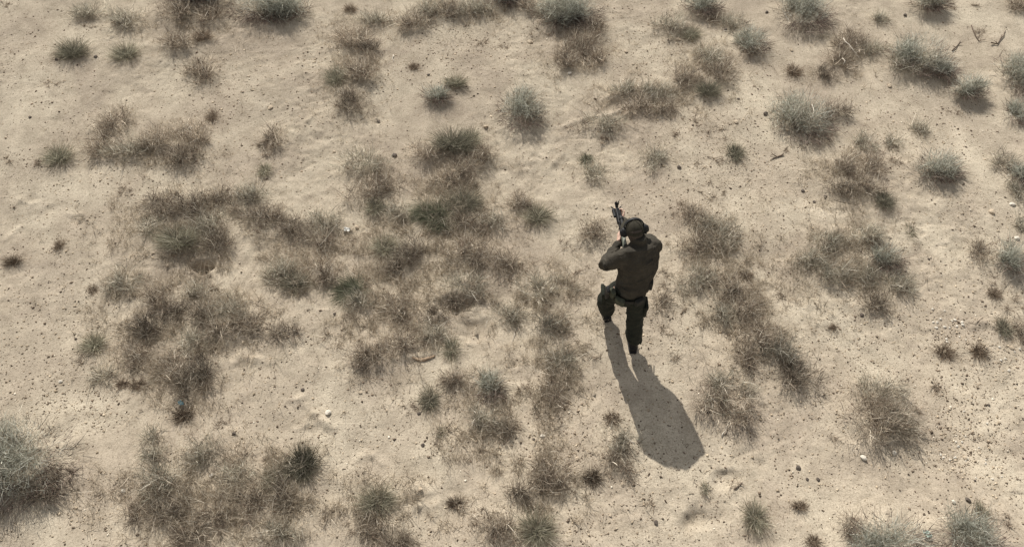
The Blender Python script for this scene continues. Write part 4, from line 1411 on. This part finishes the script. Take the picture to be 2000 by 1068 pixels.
# --- the body under the clothes: one continuous surface, bare at the head, neck and hands
body = Geo()
lerp = lambda a, b, t: a + (b - a) * t
spine = [(lerp(mhp, msh, t) + FWD * .02 * math.sin(t * 3.1)) for t in (0, .25, .5, .75, .92)]
body.loft([(spine[0] - V3(0, 0, .03), .130, .085), (spine[1], .120, .080), (spine[2], .125, .080), (spine[3], .145, .088), (spine[4], .135, .072), (neck0 - V3(0, .01, .01), .065, .06)],
          [HPR, HPR, unit(HPR + SHR), SHR, SHR, SHR])
body.loft([(neck0 - V3(0, .01, .03), .062, .062), (neck0 + V3(0, .005, .03), .057, .060), (headc - HU * .085 - HF * .02, .056, .062)], SHR)
body.loft([(hp(0, .045, -.118), .034, .030), (hp(0, .035, -.10), .052, .062), (hp(0, .012, -.06), .066, .083), (hp(0, .0, -.01), .073, .092), (hp(0, -.004, .025), .072, .088), (hp(0, -.008, .062), .062, .078), (hp(0, -.01, .078), .036, .046)],
          HR, 20)
body.ball(hp(0, .103, -.022), (.013, .018, .022), (HR, HF, HU), 10)       # nose
body.ball(hp(0, .088, .016), (.042, .010, .010), (HR, HF, HU), 12)        # brow
body.ball(hp(0, .092, -.070), (.024, .010, .007), (HR, HF, HU), 10)       # lips
body.ball(hp(0, .083, -.110), (.022, .018, .016), (HR, HF, HU), 10)       # chin
for s in (-1, 1):
    body.ball(hp(s * .050, .074, -.03), (.02, .018, .018), (HR, HF, HU), 10)
    body.ball(hp(s * .077, -.008, -.01), (.008, .018, .030), (HR, HF, HU), 10)   # ears
body.loft([(J['rsh'], .050, .050), (lerp(J['rsh'], relb, .5), .044, .044), (relb, .034, .034), (lerp(relb, rwr, .4), .034, .034), (rwr, .028, .024)], RSD, 14)
body.loft([(J['lsh'], .050, .050), (lerp(J['lsh'], lelb, .5), .044, .044), (lelb, .032, .032), (lerp(lelb, lwr, .4), .033, .033), (lwr, .028, .024)], V3(0, 0, 1), 14)
for h_, k_, a_ in (('rhip', 'rknee', 'rank'), ('lhip', 'lknee', 'lank')):
    body.loft([(J[h_], .085, .088), (lerp(J[h_], J[k_], .5), .075, .08), (J[k_], .055, .058), (lerp(J[k_], J[a_], .35), .052, .058), (J[a_] + V3(0, 0, .03), .036, .042), (J[a_] - V3(0, -.005, .035), .030, .036)], HPR, 14)
    body.loft([(J[a_] + V3(0, -.020, -.045), .026, .024), (J[a_] + V3(0, .06, -.05), .030, .020), (J[a_] + V3(0, .12, -.06), .026, .012)], HPR, 12)


def hand(geo, wrist, along, palm_n, thumb_side, curls, spread=.021, thumb_dir=None, L=1.0):
    """along: from wrist to knuckles; palm_n: the way the palm faces; thumb_side: towards the thumb"""
    along = unit(along); palm_n = unit(palm_n - along * np.dot(palm_n, along)); ts = unit(thumb_side - along * np.dot(thumb_side, along) - palm_n * np.dot(thumb_side, palm_n))
    geo.loft([(wrist - along * .02, .027, .021), (wrist + along * .025, .034, .019), (wrist + along * .065, .041, .017), (wrist + along * .092, .040, .014)], ts, 14)
    for i, (ln, off) in enumerate(zip((.078, .086, .080, .062), (1.5, .5, -.5, -1.5))):
        p = wrist + along * (.090 - .006 * abs(off - .5)) + ts * off * spread
        d, nn = along.copy(), palm_n.copy()
        pts = [(p - along * .018, .0095, .0095)]
        for sgm, an in zip((.45, .31, .24), curls[i]):
            c, s = math.cos(an), math.sin(an)
            d, nn = d * c + nn * s, nn * c - d * s
            pts.append((p, .0090, .0088)) if sgm == .45 else None
            p = p + d * ln * sgm * L
            pts.append((p, .0085 - .0015 * (1 - sgm * 2), .0082 - .0015 * (1 - sgm * 2)))
        geo.loft(pts, ts, 10)
    td = unit(thumb_dir if thumb_dir is not None else along * .7 + ts * .7)
    b = wrist + along * .022 + ts * .026 + palm_n * .004
    td2 = unit(td + along * .35 + palm_n * .25)
    geo.loft([(b - td * .012, .014, .014), (b + td * .022, .0125, .0125), (b + td * .044, .0100, .0098), (b + td * .044 + td2 * .028, .0085, .0078)], palm_n, 10)


C = math.radians
# right hand: handguard lies in the palm, fingers close up its left side, thumb along its right side
hand(body, rwr, RIF * 1.0 + RUP * .12 - RSD * .15, RUP, RSD, [(C(52), C(62), C(40))] * 4, thumb_dir=RIF * .55 + RUP * .75 + RSD * .25)
# left hand: closed round the pistol grip, forefinger along the trigger
hand(body, lwr, RIF * .80 + RUP * .45 + RSD * .10, RSD, RUP, [(C(18), C(22), C(15)), (C(60), C(75), C(45)), (C(62), C(78), C(45)), (C(62), C(78), C(45))], thumb_dir=RIF * .8 + RUP * .45 + RSD * .35)
rel(body).obj('body', M_SKIN, person, .0055, 2)

# --- face
for s in (-1, 1):
    e = Geo().ball(hp(s * .031, .082, .004), (.012, .011, .011), (HR, HF, HU), 12)
    eo = rel(e).obj('eye', M_EYE, person)
    rel(Geo().ball(hp(s * .031, .091, .003), (.0055, .003, .0055), (HR, HF, HU), 10)).obj('pupil', M_BLACK, eo)
rel(Geo().loft([(hp(0, -.050, -.105), .050, .040), (hp(0, -.044, -.065), .064, .060), (hp(0, -.034, -.03), .076, .078), (hp(0, -.022, .02), .080, .090), (hp(0, -.015, .04), .074, .082)], HR, 18)).obj('hair', M_HAIR, person, .006, 3)

# --- jacket
jk = Geo()
w0, w1 = V3(mhp[0], mhp[1], G + .93), None
def jsec(t, z, a, b, f=0.0):
    c = lerp(mhp, msh, t) + FWD * f + V3(.042 * math.sin(math.pi * min(1, t * .9 + .12)), 0, 0)
    return (V3(c[0], c[1], G + z), a, b)
jk.loft([jsec(.0, .925, .170, .135), jsec(.06, .97, .172, .134), jsec(.25, 1.07, .182, .132, .01), jsec(.50, 1.18, .206, .142, .015), jsec(.78, 1.29, .216, .146, .01), jsec(.95, 1.365, .215, .125), (msh + V3(0, .02, .050), .188, .100), (neck0 + V3(0, -.005, -.01), .085, .08), (neck0 + V3(0, -.002, .03), .078, .076), (neck0 + V3(0, -.002, .055), .072, .070)],
        [HPR, HPR, unit(HPR * 2 + SHR), unit(HPR + SHR), SHR, SHR, SHR, SHR, SHR, SHR], 24)
jk.loft([(lerp(J['rsh'], msh, .35), .085, .085), (J['rsh'], .094, .096), (lerp(J['rsh'], relb, .35), .088, .092), (lerp(J['rsh'], relb, .7), .070, .070), (relb, .064, .064), (lerp(relb, rwr, .45), .060, .060), (lerp(relb, rwr, .85), .045, .045), (lerp(relb, rwr, .93), .042, .041)], RSD, 18)
jk.loft([(lerp(J['lsh'], msh, .35), .085, .085), (J['lsh'], .085, .086), (lerp(J['lsh'], lelb, .35), .078, .080), (lerp(J['lsh'], lelb, .7), .078, .080), (lelb, .078, .080), (lerp(lelb, lwr, .4), .060, .060), (lerp(lelb, lwr, .8), .046, .046), (lerp(lelb, lwr, .92), .041, .041)], V3(0, 0, 1), 18)
# raised folds: pulled cloth across the back, at the elbows and above the hem
for k in range(9):
    t = .12 + .08 * k
    c = lerp(mhp, msh, t); zz = G + .98 + .045 * k
    y_off = -(.128 + .010 * math.sin(k * 2.1))
    s_ = -1 if k % 2 else 1
    a_ = V3(c[0] + s_ * .03, c[1] + y_off, zz) ; b_ = V3(c[0] + s_ * .15, c[1] + y_off + .05, zz + .05 * (1 if k % 3 else -1))
    jk.loft([(a_, .007, .006), (lerp(a_, b_, .5) - V3(0, .006, 0), .012, .010), (b_, .007, .006)], V3(0, 0, 1), 8)
for sh_, el_, wr_ in ((J['rsh'], relb, rwr), (J['lsh'], lelb, lwr)):
    for k, t in enumerate((.75, .9, 1.08, 1.22, 1.4, 1.55)):
        c = lerp(sh_, el_, t) if t < 1 else lerp(el_, wr_, t - 1)
        ax = unit(el_ - sh_) if t < 1 else unit(wr_ - el_)
        s = unit(np.cross(ax, V3(.3, .2, 1))); d = np.cross(ax, s)
        r = .068 - .012 * max(0, t - 1)
        pts = [(c + (s * math.cos(an) + d * math.sin(an)) * r + ax * .02 * math.sin(an * 2 + k), .007, .007) for an in np.linspace(k, k + 3.6, 8)]
        jk.loft(pts, ax, 8)
rel(jk).obj('jacket', M_JACKET, person, .0085, 5, (.085, .026))

# --- trousers
tr = Geo()
tr.loft([(mhp + V3(0, 0, -.15), .140, .112), (mhp + V3(0, 0, -.10), .152, .122), (mhp + V3(0, 0, -.04), .158, .126), (mhp + V3(0, 0, .04), .154, .120)], HPR, 22)
for h_, k_, a_, s_ in (('rhip', 'rknee', 'rank', 1), ('lhip', 'lknee', 'lank', -1)):
    H_, K_, A_ = J[h_], J[k_], J[a_]
    tr.loft([(H_ + V3(0, 0, -.02), .092, .112), (lerp(H_, K_, .3), .095, .108), (lerp(H_, K_, .7), .092, .100), (K_, .088, .094), (lerp(K_, A_, .25), .088, .096), (lerp(K_, A_, .55), .087, .095), (lerp(K_, A_, .80), .082, .088), (A_ + V3(0, 0, .055), .066, .072)], HPR, 18)
    for k, (p, q, t) in enumerate(((H_, K_, .55), (H_, K_, .8), (H_, K_, .97), (K_, A_, .12), (K_, A_, .3), (K_, A_, .62), (K_, A_, .76), (K_, A_, .86))):
        c = lerp(p, q, t); r = .090 if p is H_ else .088
        pts = [(c + V3(math.cos(an) * r, math.sin(an) * r, .022 * math.sin(an * 1.5 + k)), .008, .008) for an in np.linspace(k * 1.7, k * 1.7 + 3.2, 8)]
        tr.loft(pts, V3(0, 0, 1), 8)
rel(tr).obj('trousers', M_TROUSER, person, .0085, 4, (.075, .022))
for h_, k_, s_ in (('rhip', 'rknee', 1), ('lhip', 'lknee', -1)):
    c = lerp(J[h_], J[k_], .60) + V3(s_ * .088, 0, 0)
    ax = [V3(s_, 0, 0), V3(0, 1, 0), V3(0, 0, 1)]
    po = rel(Geo().box(c, (.022, .070, .090), ax, .5)).obj('cargo_pocket', M_TROUSER, person)
    rel(Geo().box(c + V3(s_ * .012, 0, .075), (.016, .073, .028), ax, .4)).obj('pocket_flap', M_TROUSER, po)

# --- boots
for a_, tw in (('rank', .10), ('lank', -.12)):
    A_ = J[a_]; f_ = V3(-.12 + tw, .99, 0); f_ = unit(f_); r_ = V3(f_[1], -f_[0], 0)
    b = Geo()
    b.loft([(A_ + V3(0, 0, .10), .054, .062), (A_ + V3(0, 0, .03), .050, .060), (A_ + V3(0, 0, -.045) - f_ * .008, .047, .062)], r_, 16)
    b.loft([(A_ - f_ * .055 - V3(0, 0, .048), .043, .042), (A_ + f_ * .02 - V3(0, 0, .035), .046, .055), (A_ + f_ * .10 - V3(0, 0, .055), .052, .034), (A_ + f_ * .18 - V3(0, 0, .065), .049, .024)], r_, 16)
    bo = rel(b).obj('boot', M_BOOT, person, .007, 3)
    s = Geo()
    s.loft([(A_ - f_ * .075 - V3(0, 0, .088), .040, .014), (A_ - f_ * .03 - V3(0, 0, .088), .046, .014), (A_ + f_ * .05 - V3(0, 0, .088), .046, .014), (A_ + f_ * .13 - V3(0, 0, .088), .055, .014), (A_ + f_ * .19 - V3(0, 0, .088), .048, .014), (A_ + f_ * .215 - V3(0, 0, .087), .026, .013)], r_, 16, True, 3)
    rel(s).obj('sole', M_BLACK, bo)
    for k in range(4):
        c = A_ + f_ * (.075 + .0 * k) + V3(0, 0, -.02 + .028 * k) - f_ * .016 * k
        rel(Geo().cyl(c - r_ * .03, c + r_ * .03, .004, 8)).obj('lace', M_WEB, bo)

# --- cap with brim
cp_ = Geo()
secs = []
for k, u_ in enumerate(np.linspace(0, 1, 9)):
    an = u_ * math.pi / 2 * .97
    secs.append((hp(0, -.006, -.008 + .122 * math.sin(an)), .089 * max(.16, math.cos(an) ** .82), .108 * max(.16, math.cos(an) ** .82)))
cp_.loft(secs, HR, 26, False)
capo = rel(cp_).obj('cap', M_CAP, person, .005, 3)
br = Geo()
V, F = [], []
for lay in (0, 1):
    for i in range(5):
        for j in range(15):
            an = (j / 14 - .5) * 2.5
            ri = .086 + (.082 * math.cos(an * .62) ** 1.3) * i / 4
            V.append(hp(math.sin(an) * ri * .92, -.004 + math.cos(an) * ri * 1.15, .030 - .020 * (math.sin(an)) ** 2 - .012 * i / 4 - lay * .005))
    for i in range(4):
        for j in range(14):
            a = lay * 75 + i * 15 + j
            F.append((a, a + 1, a + 16, a + 15) if lay == 0 else (a, a + 15, a + 16, a + 1))
edge = [(0, j) for j in range(15)] + [(i, 14) for i in range(1, 5)] + [(4, j) for j in range(13, -1, -1)] + [(i, 0) for i in range(3, 0, -1)]
for a, b in zip(edge, edge[1:] + edge[:1]):
    ia, ib = a[0] * 15 + a[1], b[0] * 15 + b[1]
    F.append((ia, ia + 75, ib + 75, ib))
br.put(V, F)
rel(br).obj('brim', M_CAP, capo)
rel(Geo().ball(hp(0, -.006, .116), (.008, .008, .005), (HR, HF, HU), 10)).obj('cap_button', M_CAP, capo)
for k in range(6):
    an0 = k * math.pi / 3 + .26
    pts = []
    for u_ in np.linspace(.05, .97, 8):
        an = u_ * math.pi / 2
        cx_ = math.cos(an) ** .82
        pts.append((hp(math.cos(an0) * .0885 * cx_, -.006 + math.sin(an0) * .1065 * cx_, -.0035 + .1205 * math.sin(an)), .0022, .0016))
    rel(Geo().loft(pts, V3(.1, .2, 1), 6, False)).obj('cap_seam', M_CAP, capo)

# --- ear defenders over the cap
eds = empty('ear_defenders'); eds.parent = person
pts = []
for an in np.linspace(-.12, math.pi + .12, 21):
    pts.append((hp(math.cos(an) * .101, .012, .012 + math.sin(an) * .111), .017, .006))
sidev = [HF] * len(pts)
rel(Geo().loft(pts, sidev, 12)).obj('headband', M_BLACK, eds)
for s in (-1, 1):
    c = hp(s * .098, .004, -.008)
    cup = Geo().loft([(c - HR * s * .012, .038, .048), (c + HR * s * .002, .042, .053), (c + HR * s * .016, .040, .050), (c + HR * s * .026, .030, .038)], HF, 18)
    co = rel(cup).obj('ear_cup', M_BLACK, eds)
    rel(Geo().loft([(c - HR * s * .022, .036, .046), (c - HR * s * .012, .041, .051)], HF, 18)).obj('ear_cushion', M_WEB, co)
    rel(Geo().cyl(hp(s * .110, .012, .03), hp(s * .112, .010, .0), .004, 8)).obj('cup_arm', M_STEEL, co)

# --- belt with its pouches and the holster
bz = G + .925
bc = V3(mhp[0], mhp[1], bz)
belt = Geo()
V, F = [], []
n = 40
for r_, z_ in ((0, -.022), (.010, -.022), (.010, .022), (0, .022)):
    for k in range(n):
        an = 2 * math.pi * k / n
        V.append(bc + V3(math.cos(an) * (.168 + r_), math.sin(an) * (.138 + r_), z_ - .03 + .012 * math.sin(an)))
for i in range(4):
    for k in range(n):
        k2 = (k + 1) % n
        i2 = (i + 1) % 4
        F.append((i * n + k, i * n + k2, i2 * n + k2, i2 * n + k))
belt.put(V, F)
belto = rel(belt).obj('belt', M_WEB, person)
def around(an, out=0.0, z=0.0):
    return bc + V3(math.cos(an) * (.176 + out), math.sin(an) * (.146 + out), z), [unit(V3(-math.sin(an) * .9, math.cos(an), 0)), unit(V3(math.cos(an), math.sin(an) * 1.2, 0)), V3(0, 0, 1)]
for an, h3, mat, lab in ((math.radians(-5), (.042, .020, .062), M_WEB, 'black pouch on the right hip'), (math.radians(205), (.040, .022, .052), M_POUCH, 'camouflage pouch on the left hip'),
                         (math.radians(238), (.050, .024, .045), M_POUCH, None), (math.radians(-62), (.05, .022, .040), M_WEB, None)):
    c, ax = around(an, h3[1] - .004, (-.02 if h3[2] < .05 else .02)) if lab != 'black pouch on the right hip' else around(an, .022, .11)
    pch = rel(Geo().box(c, h3, ax, .35)).obj('pouch', mat, belto, label=lab)
c, ax = around(math.radians(180), .030, -.085)
hol = Geo().loft([(c + V3(-.005, -.01, .085), .026, .042), (c + V3(-.008, 0, .03), .027, .045), (c + V3(-.006, .02, -.06), .022, .032), (c + V3(-.004, .03, -.11), .018, .022)], V3(1, 0, 0), 14, True, 3)
holo = rel(hol).obj('holster', M_BLACK, belto, label='black holster on the left hip')
rel(Geo().box(c + V3(-.016, -.055, .125), (.014, .026, .052), [V3(1, 0, 0), unit(V3(0, 1, .35)), unit(V3(0, -.35, 1))], .35)).obj('pistol_grip', M_BLACK, holo)
rel(Geo().cyl(around(math.radians(90), .006, -.03)[0] - V3(.022, 0, 0), around(math.radians(90), .006, -.03)[0] + V3(.022, 0, 0), .018, 10)).obj('buckle', M_BLACK, belto)

# ------------------------------------------------------------------ the rifle, held but a thing of its own
rifle = empty('rifle', tuple(rp(.27)))
tag(rifle, 'black rifle with pale green stock held by the person', 'rifle')
O_ = rp(.27)
AX = [RSD, RIF, RUP]


def rrel(g):
    g.V = [v - O_ for v in g.V]
    return g


RL = float(np.linalg.norm(J['muz'] - J['butt']))
st_ = Geo().loft([(rp(.012, 0, -.030), .019, .058), (rp(.05, 0, -.024), .020, .050), (rp(.11, 0, -.010), .019, .036), (rp(.17, 0, 0), .020, .028)], RSD, 16, False, 3.2)
rrel(st_).obj('stock', M_GREENPL, rifle, label='pale green stock')
rrel(Geo().loft([(rp(-.014, 0, -.032), .019, .058), (rp(.012, 0, -.031), .021, .062)], RSD, 16, True, 3.2)).obj('butt_pad', M_BLACK, rifle)
rrel(Geo().cyl(rp(.15), rp(.20), .016, 14)).obj('buffer_tube', M_STEEL, rifle)
rc = Geo().box(rp(.285, 0, .004), (.019, .098, .030), AX, .25).box(rp(.29, 0, -.036), (.0165, .085, .016), AX, .25)
rco = rrel(rc).obj('receiver', M_STEEL, rifle)
rrel(Geo().box(rp(.30, .021, .010), (.003, .032, .009), AX, .3)).obj('ejection_port', M_BLACK, rco)
rrel(Geo().cyl(rp(.215, .0, .022), rp(.198, .0, .022), .016, 10)).obj('charging_handle', M_BLACK, rco)
rrel(Geo().loft([(rp(.232, 0, -.045), .015, .024), (rp(.218, 0, -.085), .016, .023), (rp(.200, 0, -.130), .015, .022)], RSD, 14, True, 2.6)).obj('pistol_grip', M_BLACK, rifle)
tg = Geo().loft([(rp(.245, 0, -.052), .006, .003), (rp(.262, 0, -.078), .006, .003), (rp(.295, 0, -.078), .006, .003), (rp(.305, 0, -.050), .006, .003)], RSD, 8)
tgo = rrel(tg).obj('trigger_guard', M_STEEL, rifle)
rrel(Geo().loft([(rp(.272, 0, -.048), .003, .004), (rp(.276, 0, -.066), .003, .003)], RSD, 8)).obj('trigger', M_STEEL, tgo)
rrel(Geo().loft([(rp(.335, 0, -.045), .012, .031), (rp(.340, 0, -.10), .012, .031), (rp(.356, 0, -.155), .012, .030), (rp(.378, 0, -.205), .012, .029)], RSD, 12, False, 4)).obj('magazine', M_BLACK, rifle)
hg = Geo().loft([(rp(.385, 0, .004), .024, .027), (rp(.48, 0, .004), .023, .026), (rp(.60, 0, .004), .0225, .0255), (rp(.635, 0, .004), .021, .024)], RSD, 8, False, 3.5)
hgo = rrel(hg).obj('handguard', M_BLACK, rifle)
for s, u in ((0, .031), (.028, .004), (-.028, .004)):
    for k in range(11):
        h3 = (.010, .006, .003) if s == 0 else (.003, .006, .010)
        rrel(Geo().box(rp(.395 + .022 * k, s, u), h3, AX, .2)).obj('rail_tooth', M_STEEL, hgo)
bar = Geo().cyl(rp(.63, 0, .004), rp(RL - .03, 0, .004), .0085, 12)
baro = rrel(bar).obj('barrel', M_STEEL, rifle)
mz = Geo().cyl(rp(RL - .06, 0, .004), rp(RL + .012, 0, .004), .014, 14)
mzo = rrel(mz).obj('muzzle_brake', M_STEEL, baro)
rrel(Geo().box(rp(.668, 0, .018), (.010, .020, .020), AX, .3)).obj('gas_block', M_STEEL, baro)
fs = Geo().loft([(rp(.668, 0, .035), .010, .012), (rp(.668, 0, .075), .004, .006)], RSD, 10)
fso = rrel(fs).obj('front_sight', M_STEEL, baro)
for s in (-1, 1):
    rrel(Geo().loft([(rp(.672, s * .010, .040), .003, .007), (rp(.672, s * .016, .062), .003, .006), (rp(.672, s * .011, .084), .003, .005)], RIF, 8)).obj('sight_ear', M_STEEL, fso)
# folded bipod legs and a torch by the muzzle, which read as dark spikes from above
for s in (-1, 1):
    rrel(Geo().cyl(rp(.655, s * .018, -.008), rp(.735, s * .050, -.030), .0065, 10)).obj('bipod_leg', M_STEEL, rifle)
rrel(Geo().cyl(rp(.50, -.042, .008), rp(.60, -.042, .008), .014, 12).cyl(rp(.595, -.042, .008), rp(.625, -.042, .008), .018, 12)).obj('torch', M_BLACK, rifle)
# optic on the receiver
opt = Geo().cyl(rp(.25, 0, .078), rp(.36, 0, .078), .017, 14).cyl(rp(.235, 0, .078), rp(.262, 0, .078), .021, 14).cyl(rp(.345, 0, .078), rp(.392, 0, .078), .025, 14)
opo = rrel(opt).obj('optic', M_BLACK, rifle)
for t in (.275, .335):
    rrel(Geo().box(rp(t, 0, .048), (.014, .011, .020), AX, .25)).obj('optic_mount', M_STEEL, opo)
M_GLASS = plain_mat('lens_glass', (.03, .04, .05), .08, var=.02)
rrel(Geo().ball(rp(.236, 0, .078), (.018, .003, .018), AX, 14)).obj('lens', M_GLASS, opo)
rrel(Geo().ball(rp(.391, 0, .078), (.022, .003, .022), AX, 14)).obj('lens', M_GLASS, opo)
